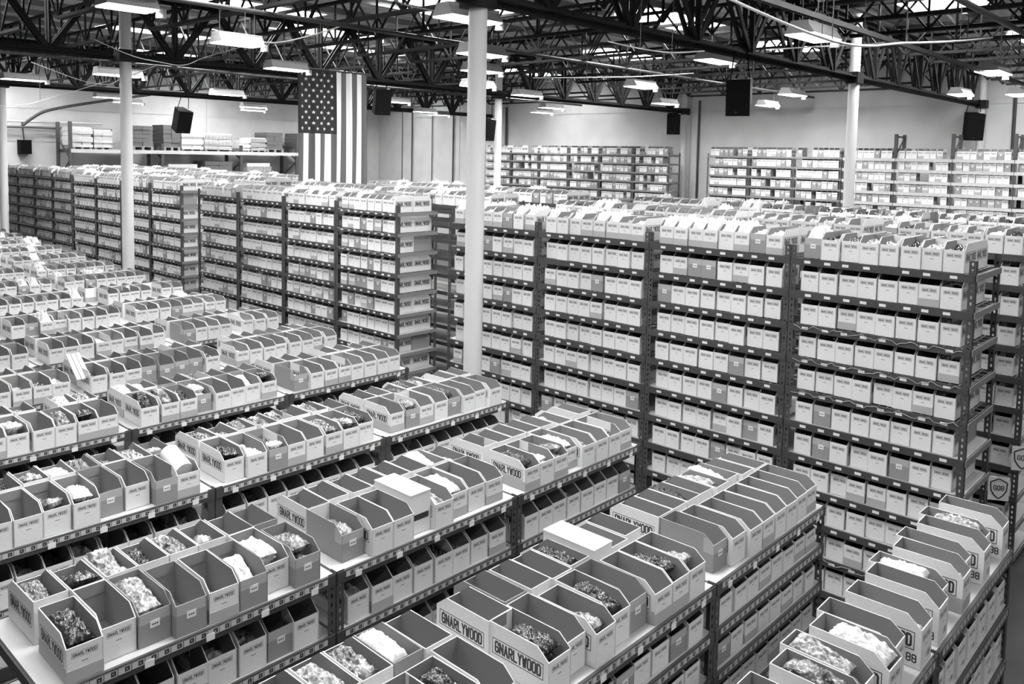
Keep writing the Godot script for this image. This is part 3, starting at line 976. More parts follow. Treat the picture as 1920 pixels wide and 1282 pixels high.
# the panels of one bin, front at z = 0 facing +z: name -> mesh
func bin_panels(look: String) -> Dictionary:
	var t := 0.004
	var out := {}
	var pr: Material = M["print_" + look]
	for s in [-1, 1]:
		var gp := G.new()
		var gi := G.new()
		var ge := G.new()
		var prof := [Vector2(0, 0), Vector2(0, HF), Vector2(-CUT, HB), Vector2(-BD, HB), Vector2(-BD, 0)]
		var xo: float = s * BW / 2
		var xi: float = s * (BW / 2 - t)
		var po := []
		var uo := []
		var pin := []
		for p in prof:
			po.append(Vector3(xo, p.y, p.x))
			pin.append(Vector3(xi, p.y, p.x))
			var u: float = 1.0 + p.x / BD if s < 0 else -p.x / BD
			uo.append(uvr(SIDE, u, 1.0 - p.y / 0.18))
		if s > 0:
			pass
		else:
			po.reverse(); uo.reverse()
		# outside, inside
		var a := po.duplicate()
		var ua := uo.duplicate()
		a.reverse(); ua.reverse()
		var nrm: Vector3 = (a[1] - a[0]).cross(a[2] - a[0])
		if nrm.x * s < 0:
			a.reverse(); ua.reverse()
		gp.poly(a, ua)
		var b := pin.duplicate()
		nrm = (b[1] - b[0]).cross(b[2] - b[0])
		if nrm.x * s > 0:
			b.reverse()
		gi.poly(b)
		for i in 3:
			var p0: Vector2 = prof[i]
			var p1: Vector2 = prof[i + 1]
			var q := [Vector3(xo, p0.y, p0.x), Vector3(xo, p1.y, p1.x), Vector3(xi, p1.y, p1.x), Vector3(xi, p0.y, p0.x)]
			if s > 0:
				q.reverse()
			ge.poly(q)
		out["side_wall" + ("_right" if s > 0 else "_left")] = mesh_of([gp, gi, ge], [pr, M.kraft_inner, M.board_edge if look != "K" else M.kraft_inner])
	for e in [0, 1]:
		var z0 := -0.0006 if e == 0 else -BD
		var h := HF if e == 0 else HB
		var zi := z0 - t if e == 0 else z0 + t
		var gp := G.new()
		var gi := G.new()
		var ge := G.new()
		var w := BW / 2 - 0.0006
		var r := FRONT if e == 0 else BACK
		var u0 := uvr(r, 0, 1)
		var u1 := uvr(r, 1, 0)
		var rc := Rect2(u0, u1 - u0)
		if e == 0:
			gp.quad(Vector3(-w, 0, z0), Vector3(w, 0, z0), Vector3(w, h, z0), Vector3(-w, h, z0), rc)
			gi.quad(Vector3(w, 0, zi), Vector3(-w, 0, zi), Vector3(-w, h, zi), Vector3(w, h, zi))
			ge.quad(Vector3(-w, h, z0), Vector3(w, h, z0), Vector3(w, h, zi), Vector3(-w, h, zi))
		else:
			gp.quad(Vector3(w, 0, z0), Vector3(-w, 0, z0), Vector3(-w, h, z0), Vector3(w, h, z0), rc)
			gi.quad(Vector3(-w, 0, zi), Vector3(w, 0, zi), Vector3(w, h, zi), Vector3(-w, h, zi))
			ge.quad(Vector3(-w, h, zi), Vector3(w, h, zi), Vector3(w, h, z0), Vector3(-w, h, z0))
			# the turned-in flap at the back leaves a ridge inside
			gi.quad(Vector3(-w, h * 0.72, zi + 0.003), Vector3(w, h * 0.72, zi + 0.003), Vector3(w, h, zi + 0.003), Vector3(-w, h, zi + 0.003))
			gi.quad(Vector3(-w, h * 0.72, zi), Vector3(w, h * 0.72, zi), Vector3(w, h * 0.72, zi + 0.003), Vector3(-w, h * 0.72, zi + 0.003))
		out["front_wall" if e == 0 else "back_wall"] = mesh_of([gp, gi, ge], [pr, M.kraft_inner, M.board_edge if look != "K" else M.kraft_inner])
	var gb := G.new()
	gb.box(Vector3(-BW / 2 + t, 0, -BD + t), Vector3(BW / 2 - t, t, -t))
	out["base"] = mesh_of([gb], [M.kraft_inner])
	if look == "K":
		var gl := G.new()
		gl.box(Vector3(-0.019, HF * 0.5, -0.0006), Vector3(0.019, HF * 0.5 + 0.03, 0.0006))
		var gk := G.new()
		for i in 3:
			gk.box(Vector3(-0.012 + i * 0.009, HF * 0.5 + 0.011, 0.0006), Vector3(-0.006 + i * 0.009, HF * 0.5 + 0.017, 0.0009))
		out["label_card"] = mesh_of([gl, gk], [M.card, M.ink])
	if look == "H":
		var gt := G.new()
		gt.box(Vector3(-BW / 2 - 0.0008, 0.001, -BD * 0.0 - 0.0012), Vector3(BW / 2 + 0.0008, HF * 0.36, 0.0012))
		out["lower_band"] = mesh_of([gt], [mat("band", 0.4, 0.6) if not M.has("band") else M.band])
	return out


func merged(panels: Dictionary) -> ArrayMesh:
	var by := {}
	for m in panels.values():
		for s in m.get_surface_count():
			var k: Material = m.surface_get_material(s)
			if not by.has(k): by[k] = G.new()
			var a: Array = m.surface_get_arrays(s)
			by[k].v.append_array(a[Mesh.ARRAY_VERTEX]); by[k].n.append_array(a[Mesh.ARRAY_NORMAL]); by[k].t.append_array(a[Mesh.ARRAY_TEX_UV])
	return mesh_of(by.values(), by.keys())


func hidden(p: Vector3, own: Node3D) -> bool:
	var eye := cam.position
	for b in blocks:
		if b[3] == own: continue
		var x: Transform3D = b[0].affine_inverse()
		if AABB(b[1], b[2] - b[1]).intersects_segment(x * eye, x * p):
			return true
	return false


func stock_bins():
	var panels := {}
	var whole := {}
	for k in ["W", "H", "K", "N"]:
		panels[k] = bin_panels(k)
		whole[k] = merged(panels[k])
	# place in its row, counted from the end that can be found
	var lines := {}
	for b in bins:
		var key := "%s|%s|%s|%s" % [b.own.name, b.level, b.back, 0]
		if not lines.has(key): lines[key] = []
		lines[key].append(b)
	for l in lines.values():
		l.sort_custom(func(a, c): return a.x > c.x)
		for i in l.size(): l[i]["place"] = i
	# how large each shows
	for b in bins:
		var f: Vector3 = b.t * Vector3(0, 0.07, 0.0)
		var top: Vector3 = b.t * Vector3(0, 0.18, -0.15)
		var s := to_pixel(f)
		var s2 := to_pixel(top)
		b["area"] = 0.0
		if s.z > 0.3 and s2.x > -10 and s2.x < 1930 and s2.y > -10 and s2.y < 1295 and not b.rack.name in ["far wall", "rear tall racks"]:
			var k := 1562.7 / s.z
			var size := k * k * 0.02
			if b.level > 0:
				size *= 0.8 if b.rack.tall else 0.45
			var seen := 0
			for q in [f, top, b.t * Vector3(0, 0.02, 0.0)]:
				if not hidden(q + (b.t.basis.z * 0.03), b.own): seen += 1
			b.area = size * seen / 3.0
	var order := bins.duplicate()
	order.sort_custom(func(a, c): return a.area > c.area)
	var chosen := order.slice(0, 298)
	var mass := {"W": [], "H": [], "K": [], "N": []}
	for b in order.slice(298):
		mass[b.look].append(b.t)
	var proto := {}
	for k in panels:
		var o := Node3D.new()
		var front_wall: Node3D
		for p in panels[k]:
			var on: Node3D = front_wall if p in ["label_card", "lower_band"] else o
			var c := put(p.replace("_left", "").replace("_right", ""), panels[k][p], on)
			if p == "front_wall": front_wall = c
			if p == "label_card": c.set_meta("label", "small white label card on the front")
			if p == "lower_band": c.set_meta("label", "grey band along the lower front")
		proto[k] = o
	for b in chosen:
		var o: Node3D = proto[b.look].duplicate()
		o.name = numbered("carton_bin")
		add_child(o)
		o.transform = b.t
		var look: String = {"W": "plain white bin", "H": "grey-footed white bin", "K": "grey kraft bin", "N": "numbered white bin"}[b.look]
		var label: String
		if b.rack.tall:
			label = "%s, %s from right end, %s shelf down, %s" % [look, ORD[b.place], ORD[b.level], b.rack.name]
			if b.back: label = "%s, %s from right end, top shelf back row, %s" % [look, ORD[b.place], b.rack.name] if b.level == 0 else "%s, rearmost at right end, %s shelf down, %s" % [look, ORD[b.level], b.rack.name]
		else:
			var row := "back row" if b.back else "front row"
			label = "%s, %s from far end, %s, %s shelf, %s" % [look, ORD[b.place], row, ORD[b.level], b.rack.name]
			b["where"] = "%s from far end, %s, %s" % [ORD[b.place], row, b.rack.name]
		tag(o, label, "bin", "bins on the tall racks" if b.rack.tall else "bins on the %s" % b.rack.name.replace(" from right", ""))
		b["chosen"] = true
	for o in proto.values(): o.free()
	var root := thing("carton_bins", Transform3D.IDENTITY, "white and kraft carton bins filling the more distant shelves in long rows", "bins", "", "stuff")
	for k in mass:
		scatter({"W": "white_bins", "H": "grey_footed_bins", "K": "kraft_bins", "N": "numbered_bins"}[k], whole[k], mass[k], root)
	contents()


func scatter(called: String, m: Mesh, ts: Array, root: Node3D):
	if ts.is_empty(): return
	var mm := MultiMesh.new()
	mm.transform_format = MultiMesh.TRANSFORM_3D
	mm.mesh = m
	mm.instance_count = ts.size()
	for i in ts.size(): mm.set_instance_transform(i, ts[i])
	var o := MultiMeshInstance3D.new()
	o.name = called
	o.multimesh = mm
	root.add_child(o, true)
	o.set_meta("kind", "stuff")


# ==================================================================== bagged goods
func bag_mesh(sd: int, size: Vector3, m: Material, rough := 1.0) -> ArrayMesh:
	var f := FastNoiseLite.new()
	f.seed = sd
	f.frequency = 1.0
	f.fractal_octaves = 3
	var nx := 22
	var nz := 32
	var g := G.new()
	for side in [1, -1]:
		var p := []
		for j in nz + 1:
			for i in nx + 1:
				var u := i / float(nx) * 2 - 1
				var w := j / float(nz) * 2 - 1
				var e := pow(maxf(0, (1 - pow(absf(u), 3)) * (1 - pow(absf(w), 4))), 0.45)
				var d := f.get_noise_3d(u * 1.6, w * 2.6, side * 7.0) * 0.5 + (0.35 - absf(f.get_noise_3d(u * 3.2 + 3, w * 2.2, side * 3.0))) * 0.7 + absf(f.get_noise_3d(u * 7.0, w * 8.0 + 5, side * 2.0)) * 0.28
				var x := u * size.x / 2 * (1 + 0.08 * f.get_noise_2d(w * 3, sd))
				var z := w * size.z / 2 * (1 + 0.05 * f.get_noise_2d(u * 3, sd + 9))
				p.append(Vector3(x, side * size.y / 2 * e * (0.72 + d), z))
		var nr := []
		for j in nz + 1:
			for i in nx + 1:
				var dx: Vector3 = p[j * (nx + 1) + mini(i + 1, nx)] - p[j * (nx + 1) + maxi(i - 1, 0)]
				var dz: Vector3 = p[mini(j + 1, nz) * (nx + 1) + i] - p[maxi(j - 1, 0) * (nx + 1) + i]
				nr.append(dz.cross(dx).normalized() * side)
		for j in nz:
			for i in nx:
				var a := j * (nx + 1) + i
				var b := a + 1
				var c := a + nx + 2
				var d := a + nx + 1
				var ua := Vector2(i, j) / nz
				var ub := Vector2(i + 1, j) / nz
				var uc := Vector2(i + 1, j + 1) / nz
				var ud := Vector2(i, j + 1) / nz
				if side > 0:
					g.tri3(p[a], p[d], p[c], nr[a], nr[d], nr[c], ua, ud, uc)
					g.tri3(p[a], p[c], p[b], nr[a], nr[c], nr[b], ua, uc, ub)
				else:
					g.tri3(p[a], p[c], p[d], nr[a], nr[c], nr[d], ua, uc, ud)
					g.tri3(p[a], p[b], p[c], nr[a], nr[b], nr[c], ua, ub, uc)
	return mesh_of([g], [m])


# a jumble that fills one bin: overlapping crumpled bags as one relief
func jumble_mesh(sd: int, m: Material, bulge: float) -> ArrayMesh:
	var f := FastNoiseLite.new()
	f.seed = sd
	f.frequency = 1.0
	f.fractal_octaves = 3
	var c := FastNoiseLite.new()
	c.seed = sd + 50
	c.noise_type = FastNoiseLite.TYPE_CELLULAR
	c.frequency = 1.0
	var nx := 14
	var nz := 30
	var p := []
	var wx := BW / 2 - 0.006
	for j in nz + 1:
		for i in nx + 1:
			var u := i / float(nx) * 2 - 1
			var w := j / float(nz)
			var e := (1 - pow(absf(u), 4)) * (1 - pow(absf(w * 2 - 1), 6))
			var y := bulge * e * (0.75 + 0.8 * f.get_noise_2d(u * 1.3, w * 5.0)) + (0.04 if bulge < 0.06 else 0.012) * c.get_noise_2d(u * 1.4, w * 4.5) + 0.02 * absf(f.get_noise_2d(u * 4, w * 13)) + 0.008 * f.get_noise_2d(u * 9, w * 28)
			p.append(Vector3(u * wx, y, -0.008 - w * (BD - 0.016)))
	var g := G.new()
	var nr := []
	for j in nz + 1:
		for i in nx + 1:
			var dx: Vector3 = p[j * (nx + 1) + mini(i + 1, nx)] - p[j * (nx + 1) + maxi(i - 1, 0)]
			var dz: Vector3 = p[mini(j + 1, nz) * (nx + 1) + i] - p[maxi(j - 1, 0) * (nx + 1) + i]
			nr.append(dx.cross(dz).normalized())
	for j in nz:
		for i in nx:
			var a := j * (nx + 1) + i
			var b := a + 1
			var cc := a + nx + 2
			var d := a + nx + 1
			g.tri3(p[a], p[b], p[cc], nr[a], nr[b], nr[cc], Vector2(i, j) / nz, Vector2(i + 1, j) / nz, Vector2(i + 1, j + 1) / nz)
			g.tri3(p[a], p[cc], p[d], nr[a], nr[cc], nr[d], Vector2(i, j) / nz, Vector2(i + 1, j + 1) / nz, Vector2(i, j + 1) / nz)
	# a skirt down into the bin
	for s in [0, nx]:
		for j in nz:
			var a: Vector3 = p[j * (nx + 1) + s]
			var b: Vector3 = p[(j + 1) * (nx + 1) + s]
			var q := [a, b, Vector3(b.x, -0.06, b.z), Vector3(a.x, -0.06, a.z)]
			if s == 0: q.reverse()
			g.poly(q)
	return mesh_of([g], [m])


func contents():
	var words := {"d": "dark", "g": "grey", "w": "white", "c": "clear", "p": "patterned"}
	var bags := {}
	var piles := {}
	for k in words:
		bags[k] = []
		piles[k] = []
		for i in 3:
			bags[k].append(bag_mesh(11 + i * 7 + k.unicode_at(0), Vector3(0.09, 0.066, 0.205), M["film_" + k]))
			piles[k].append(jumble_mesh(5 + i * 13 + k.unicode_at(0), M["film_" + k], 0.02))
	piles["B"] = []
	piles["C"] = []
	for i in 3:
		piles["B"].append(jumble_mesh(90 + i, M.film_w, 0.085))
		piles["C"].append(jumble_mesh(70 + i, M.film_c, 0.05))
	var heaps := {}
	var count := 0
	for b in bins:
		if b.fill == "e" or b.fill == " ": continue
		var near: bool = b.has("chosen") and not b.rack.tall and b.level == 0 and b.rack.row < 5 and words.has(b.fill) and count < 290
		if near:
			var n := 2 if rng.randf() < 0.3 else 3
			var y := 0.035 if b.rack.row > 0 else 0.05
			for i in n:
				var o := put("garment_bag", bags[b.fill][rng.randi() % 3])
				var tilt := rng.randf_range(-0.25, 0.55)
				var t := Transform3D(Basis(Vector3.UP, rng.randf_range(-0.07, 0.07) + (PI if rng.randf() < 0.5 else 0.0)) * Basis(Vector3.RIGHT, tilt) * Basis(Vector3.BACK, rng.randf_range(-0.12, 0.12)), Vector3(rng.randf_range(-0.003, 0.003), y + 0.03, -0.145 + rng.randf_range(-0.03, 0.03)))
				o.transform = b.t * t
				y += 0.036
				tag(o, "%s %s bag in bin %s" % [["lowest", "middle", "uppermost"][i if n == 3 else i * 2], words[b.fill], b.where], "garment bag", "bagged garments in bin %s" % b.where)
				count += 1
		else:
			var at := Transform3D(Basis.IDENTITY, Vector3(0, 0.13 if b.fill == "B" else 0.142 if b.rack.tall and b.level == 0 else 0.105 + rng.randf_range(-0.03, 0.012), 0))
			var k := "%s%d" % [b.fill, rng.randi() % 3]
			if not heaps.has(k): heaps[k] = []
			heaps[k].append(b.t * at)
	var root := thing("bagged_goods", Transform3D.IDENTITY, "bagged garments heaped in the bins of the more distant shelves, white and dark", "bagged goods", "", "stuff")
	for k in heaps:
		scatter("bagged_heap", piles[k[0]][int(k[1])], heaps[k], root)


# ==================================================================== pallets at the left wall
func pallet_racking():
	# beams run along z at the left wall; local x towards -z
	var at := Transform3D(Basis(Vector3.UP, PI / 2), Vector3(-26.4, 0, -9.25))
	var o := thing("pallet_rack", at, "pallet racking along the left wall with one long white beam", "pallet rack", "")
	for x in [0.0, 2.75, 5.5, 7.7, 10.4]:
		for z in [0.0, -1.0]:
			solid("upright", gbox(Vector3(x - 0.045, 0, z - 0.04), Vector3(x + 0.045, H + (0.75 if x < 0.1 else 0.16), z + 0.04)), M.post, o)
		var g := G.new()
		for k in 4:
			g.bar(Vector3(x, 1.0 + k * 0.6, 0 if k % 2 else -1.0), Vector3(x, 1.6 + k * 0.6, -1.0 if k % 2 else 0), 0.03, 0.03)
		solid("brace", g, M.post, o)
	for y in [H - 0.06, H - 1.6]:
		for z in [0.03, -1.03]:
			solid("beam", gbox(Vector3(0, y - 0.11, z - 0.025), Vector3(10.4, y, z + 0.025)), M.light_beam, o)
		solid("deck", gbox(Vector3(0, y - 0.03, -1.0), Vector3(10.4, y - 0.005, 0.0)), M.wire, o)
	# loads on the top deck: along the rack, width, height, kind
	var loads := [[0.1, 0.55, 0.66, "w", "film wrapped pallet of white cartons nearest the corner box"], [0.72, 0.5, 0.6, "w", "film wrapped pallet load beside the corner load, slightly lower"], [1.86, 0.66, 0.76, "b", "brown carton pallet load left behind the white column"],
		[2.85, 0.55, 0.82, "b", "tall brown carton pallet load with a darker box on top"], [3.46, 0.7, 0.68, "w", "pallet load of stacked trays under the tilted speaker"], [4.25, 0.95, 0.6, "c", "low film covered pallet load with loose film hanging"],
		[5.6, 0.28, 0.42, "w", "small pale carton stack standing alone on the racking"], [5.94, 0.58, 0.5, "c", "film draped pallet load in the middle of the right stack"], [6.56, 0.66, 0.7, "b", "brown pallet load behind the film draped one"], [7.8, 0.7, 0.7, "b", "brown carton pallet load just left of the flag"]]
	for a in loads:
		pallet_load(o, a[0], H - 0.055, a[1], a[2], a[3], a[4])
	var lows := [[0.15, 1.2, 0.9, "b"], [1.55, 0.9, 1.0, "c"], [3.0, 1.0, 1.1, "w"], [4.25, 1.0, 1.2, "b"], [5.8, 0.9, 1.15, "c"], [7.9, 1.0, 1.1, "w"], [9.2, 0.9, 1.0, "b"]]
	var k := 0
	for a in lows:
		k += 1
		pallet_load(o, a[0], H - 1.595, a[1], a[2], a[3], "%s pallet load from the left on the deck below the long white beam" % ORD[k - 1])


func pallet_load(r: Node3D, x: float, y: float, w: float, h: float, kind: String, label: String):
	var o := thing("pallet_load", r.transform * moved(x, y, -0.08), label, "pallet load", "")
	var g := G.new()
	for i in 5:
		g.box(Vector3(0, 0.09, -0.02 - i * 0.19), Vector3(w, 0.11, -0.14 - i * 0.19))
	for i in 3:
		g.box(Vector3(i * (w - 0.08) / 2, 0, -0.9), Vector3(i * (w - 0.08) / 2 + 0.08, 0.09, -0.02))
	solid("pallet", g, M.pallet_wood, o)
	var n := int(maxf(2, round((h - 0.11) / 0.14)))
	var dh := (h - 0.11) / n
	for i in n:
		for j in 2:
			var a := j * w / 2 + 0.005
			solid("carton", gbox(Vector3(a, 0.11 + i * dh + 0.004, -0.86 + rng.randf_range(-0.02, 0.02)), Vector3(a + w / 2 - 0.012, 0.11 + (i + 1) * dh - 0.003, -0.05 + rng.randf_range(-0.02, 0.02))), M.carton_brown if kind == "b" else M.card, o)
	if kind != "b":
		solid("wrap_film", wrap_film(w, h), M.film_c if kind == "c" else M.film_w, o)


func wrap_film(w: float, h: float) -> G:
	# bands of stretch film pulled round the stack: a wrinkled sleeve
	var g := G.new()
	var f := FastNoiseLite.new()
	f.seed = int(w * 100)
	f.frequency = 1.0
	var ring := []
	var pts := [Vector2(-0.02, 0.0), Vector2(w * 0.5, 0.01), Vector2(w + 0.02, 0.0), Vector2(w + 0.02, -0.9), Vector2(-0.02, -0.9)]
	var m := 8
	for j in m + 1:
		var row := []
		for i in pts.size():
			var y := 0.05 + (h - 0.03) * j / m
			row.append(Vector3(pts[i].x + 0.012 * f.get_noise_2d(i * 3.1, j * 2.2), y + 0.02 * f.get_noise_2d(i * 5.0, j * 1.7 + 9), pts[i].y + 0.012 * f.get_noise_2d(j * 2.7, i * 3.3)))
		ring.append(row)
	for j in m:
		if j % 3 == 1: continue
		for i in pts.size() - 1:
			g.quad(ring[j][i], ring[j][i + 1], ring[j + 1][i + 1], ring[j + 1][i])
	return g


# ==================================================================== hanging and small things
func speaker(p: Vector3, turn: float, tilt: float, sc: float, rope: float, label: String):
	var o := thing("loudspeaker", Transform3D(Basis(Vector3.UP, turn) * Basis(Vector3.RIGHT, tilt), p), label, "loudspeaker", "black loudspeakers hung from the roof girders")
	var w := 0.15 * sc
	var h := 0.23 * sc
	var d := 0.17 * sc
	var g := G.new()
	# tapered cabinet: wide grille front, narrower back
	var a := [Vector3(-w, -h, d), Vector3(w, -h, d), Vector3(w, h, d), Vector3(-w, h, d), Vector3(-w * 0.6, -h, -d), Vector3(w * 0.6, -h, -d), Vector3(w * 0.6, h, -d), Vector3(-w * 0.6, h, -d)]
	for q in [[0, 1, 2, 3], [5, 4, 7, 6], [1, 5, 6, 2], [4, 0, 3, 7], [3, 2, 6, 7], [4, 5, 1, 0]]:
		g.quad(a[q[0]], a[q[1]], a[q[2]], a[q[3]])
	solid("cabinet", g, M.black, o)
	solid("grille", gbox(Vector3(-w * 0.94, -h * 0.95, d), Vector3(w * 0.94, h * 0.95, d + 0.012)), M.black_cloth, o)
	var b := G.new()
	b.bar(Vector3(w * 0.86, h * 1.05, 0.02), Vector3(w * 0.86, -h * 0.35, 0.02), 0.035 * sc, 0.05 * sc)
	solid("bracket", b, M.card, o)
	for e in [-1, 1]:
		var t := G.new()
		t.tube([Vector3(e * w * 0.8, h, 0), Vector3(e * w * 0.5, h + rope, 0)], 0.009, 6)
		solid("hanging_strap", t, M.black, o)
	var u := G.new()
	u.tube([Vector3(-0.02, -h * 0.8, d + 0.012), Vector3(-0.02, -h * 0.8, d + 0.016)], 0.012, 10)
	solid("badge", u, M.steel_dark, o)


func flag():
	var w := 1.52
	var l := 2.9
	var im := Image.create(416, 792, false, Image.FORMAT_RGB8)
	var blue := grey(0.022)
	var red := grey(0.1)
	var white := grey(0.75)
	im.fill(white)
	for i in 13:
		if i % 2 == 0:
			im.fill_rect(Rect2i(i * 32, 0, 32, 792), red)
	# hung upright: the star field at the upper left
	im.fill_rect(Rect2i(0, 0, 224, 312), blue)
	var n := 0
	for r in 11:
		for c in 5:
			if r % 2 == 1 and c == 4: continue
			var x := 24.0 + c * 44.0 + (22.0 if r % 2 else 0.0)
			var y := 22.0 + r * 26.6
			for k in 5:
				var a := TAU * k / 5.0 - PI / 2
				var b := a + TAU * 2 / 5.0
				thick_line(im, Vector2(x + cos(a) * 7.2, y + sin(a) * 7.2), Vector2(x + cos(b) * 7.2, y + sin(b) * 7.2), 2.6, white)
			n += 1
	var m := mat("flag_cloth", 1, 0.85)
	m.albedo_color = Color.WHITE
	m.albedo_texture = ImageTexture.create_from_image(im)
	m.backlight_enabled = true
	m.backlight = Color(0.12, 0.12, 0.12)
	# hangs along z under the girder, facing +x
	var o := thing("flag", Transform3D(Basis(Vector3.UP, PI / 2), Vector3(-12.95, H + 1.47, -8.33)), "large flag with a star field and stripes hung upright from the girder", "flag", "")
	var g := G.new()
	var nx := 40
	var ny := 30
	var p := func(u: float, v: float) -> Vector3:
		return Vector3(u * w + 0.01 * sin(v * 4.0), -v * l, (0.006 + 0.03 * v) * sin(u * 26.0 + v * 1.5) + 0.012 * sin(u * 61.0))
	for j in ny:
		for i in nx:
			var u0 := i / float(nx)
			var u1 := (i + 1) / float(nx)
			var v0 := j / float(ny)
			var v1 := (j + 1) / float(ny)
			var q := []
			var nn := []
			for uv in [[u0, v1], [u1, v1], [u1, v0], [u0, v0]]:
				var c: Vector3 = p.call(uv[0], uv[1])
				var dx: Vector3 = p.call(uv[0] + 0.004, uv[1]) - c
				var dy: Vector3 = p.call(uv[0], uv[1] + 0.01) - c
				q.append(c)
				nn.append(dy.cross(dx).normalized())
			g.tri3(q[0], q[1], q[2], nn[0], nn[1], nn[2], Vector2(u0, v1), Vector2(u1, v1), Vector2(u1, v0))
			g.tri3(q[0], q[2], q[3], nn[0], nn[2], nn[3], Vector2(u0, v1), Vector2(u1, v0), Vector2(u0, v0))
	solid("cloth", g, m, o)
	var t := G.new()
	t.tube([Vector3(-0.06, 0.012, 0), Vector3(w + 0.06, 0.012, 0)], 0.018, 8)
	solid("hanging_rod", t, M.steel_dark, o)


func conduit(called: String, ps: Array, r: float, m: Material, label: String, cat := "conduit"):
	var g := G.new()
	var s := []
	for i in ps.size() - 1:
		for k in 6:
			var a: Vector3 = ps[maxi(i - 1, 0)]
			var d: Vector3 = ps[mini(i + 2, ps.size() - 1)]
			s.append(ps[i].cubic_interpolate(ps[i + 1], a, d, k / 6.0))
	s.append(ps[-1])
	g.tube(s, r, 7)
	var o := solid(called, g, m)
	tag(o, label, cat)
	if called == "cable":
		for p in [ps[1], ps[-2]]:
			if p.y > H + 1.6: continue
			var h := G.new()
			h.tube([p, Vector3(p.x, H + 1.73, p.z)], 0.004, 5)
			solid("hanger_rod", h, M.wire, o)


func small_things():
	flag()
	speaker(Vector3(-5.2, H + 0.8, -9.88), 0.35, 0.12, 1.0, 0.35, "large black loudspeaker hung from the girder left of the right column")
	speaker(Vector3(-5.31, H + 0.86, -21.1), 0.55, 0.15, 1.3, 0.32, "black loudspeaker hung before the far wall at the right column")
	speaker(Vector3(-13.05, H + 1.0, -20.9), 0.55, 0.15, 1.25, 0.3, "black loudspeaker hung before the far wall, left of the middle")
	speaker(Vector3(-13.15, H + 0.57, -13.3), 1.25, 0.2, 1.0, 0.5, "small black loudspeaker close right of the nearest column")
	speaker(Vector3(-13.0, H + 1.0, -10.22), 1.25, 0.2, 1.05, 0.1, "black loudspeaker hung just right of the flag")
	speaker(Vector3(-20.9, H + 0.74, -10.0), 1.6, 0.35, 1.25, 0.36, "tilted black loudspeaker hung above the pallet loads")
	# heater on the left wall and its pipe
	var o := thing("unit_heater", moved(WALL_X + 0.02, H - 0.24, -8.4), "black box heater hung on the left wall beneath the pipes", "heater", "")
	solid("cabinet", gbox(Vector3(0, 0, -0.15), Vector3(0.3, 0.42, 0.15)), M.black, o)
	var g := G.new()
	for i in 6:
		g.box(Vector3(0.3, 0.05 + i * 0.06, -0.13), Vector3(0.312, 0.075 + i * 0.06, 0.13))
	solid("louvers", g, M.black_cloth, o)
	g = G.new()
	g.tube([Vector3(0.12, 0.42, 0.0), Vector3(0.12, 0.95, 0.04)], 0.02, 8)
	solid("feed_pipe", g, M.steel_dark, o)
	conduit("wall_pipe", [Vector3(WALL_X + 0.25, H + 0.72, -7.2), Vector3(WALL_X + 0.25, H + 0.73, -9.0), Vector3(WALL_X + 0.25, H + 0.74, -10.6)], 0.03, M.white_pipe, "upper pale pipe running level along the left wall", "pipe")
	conduit("wall_pipe", [Vector3(WALL_X + 0.25, H + 0.56, -7.2), Vector3(WALL_X + 0.25, H + 0.56, -9.0), Vector3(WALL_X + 0.25, H + 0.55, -10.9)], 0.035, M.wire, "lower grey pipe running level along the left wall", "pipe")
	conduit("duct_hose", [Vector3(-27.3, H + 0.6, -8.25), Vector3(-27.3, H + 0.98, -8.74), Vector3(-27.3, H + 1.17, -9.3), Vector3(-27.3, H + 1.44, -10.5), Vector3(-27.2, H + 1.74, -12.0)], 0.045, M.steel_dark, "dark curved flexible hose rising along the left wall", "hose")
	# rain leaders and conduits on the far wall
	var i := 0
	for a in [[-26.2, 0.02], [-25.6, 0.03], [-24.4, 0.025], [-23.2, 0.04], [-20.45, 0.06], [-12.7, 0.05], [-4.6, 0.05]]:
		i += 1
		var t := G.new()
		t.tube([Vector3(a[0], 0.05, WALL_Z + 0.08), Vector3(a[0], H + (1.9 if a[1] < 0.05 else 1.7), WALL_Z + 0.08)], a[1] * 0.7, 10)
		tag(solid("downpipe", t, M.steel_dark), "dark vertical pipe on the far wall, %s from the left corner" % ORD[i - 1], "pipe")
	# corner pilaster strips
	for k in 3:
		solid("trim_%d" % (k + 1), gbox(Vector3(WALL_X, 0, -21.1 + k * 0.5), Vector3(WALL_X + 0.12, H + 1.5, -21.05 + k * 0.5)), M.wire).set_meta("kind", "structure")
	# strut rail with its cables at upper right
	var r := thing("strut_rail", moved(-2.95, H + 1.2, 0), "long grey strut rail carrying lamps and cables, upper right", "rail", "")
	g = G.new()
	for e in [-1, 1]:
		g.box(Vector3(e * 0.02 - 0.003, -0.02, -19.0), Vector3(e * 0.02 + 0.003, 0.025, -1.5))
	g.box(Vector3(-0.02, 0.022, -19.0), Vector3(0.02, 0.026, -1.5))
	solid("channel", g, M.wire, r)
	for k in 8:
		var t := G.new()
		t.tube([Vector3(0, 0.026, -2.5 - k * 2.2), Vector3(0, 1.1, -2.5 - k * 2.2)], 0.006, 6)
		solid("threaded_rod", t, M.wire, r)
	conduit("cable", [Vector3(-11.9, H + 1.45, -4.5), Vector3(-11.5, H + 1.24, -4.83), Vector3(-11.5, H + 1.19, -5.21), Vector3(-11.5, H + 1.18, -5.55), Vector3(-11.5, H + 1.32, -5.87), Vector3(-11.2, H + 1.5, -6.3)], 0.006, M.white_pipe, "white looping cable just right of the left white column")
	conduit("cable", [Vector3(-9.5, H + 1.43, -4.94), Vector3(-9.5, H + 1.37, -5.37), Vector3(-9.5, H + 1.37, -5.82), Vector3(-9.5, H + 1.57, -6.46), Vector3(-9.5, H + 1.74, -6.9)], 0.01, M.white_pipe, "white sagging conduit at the bright lamp left of the flag")
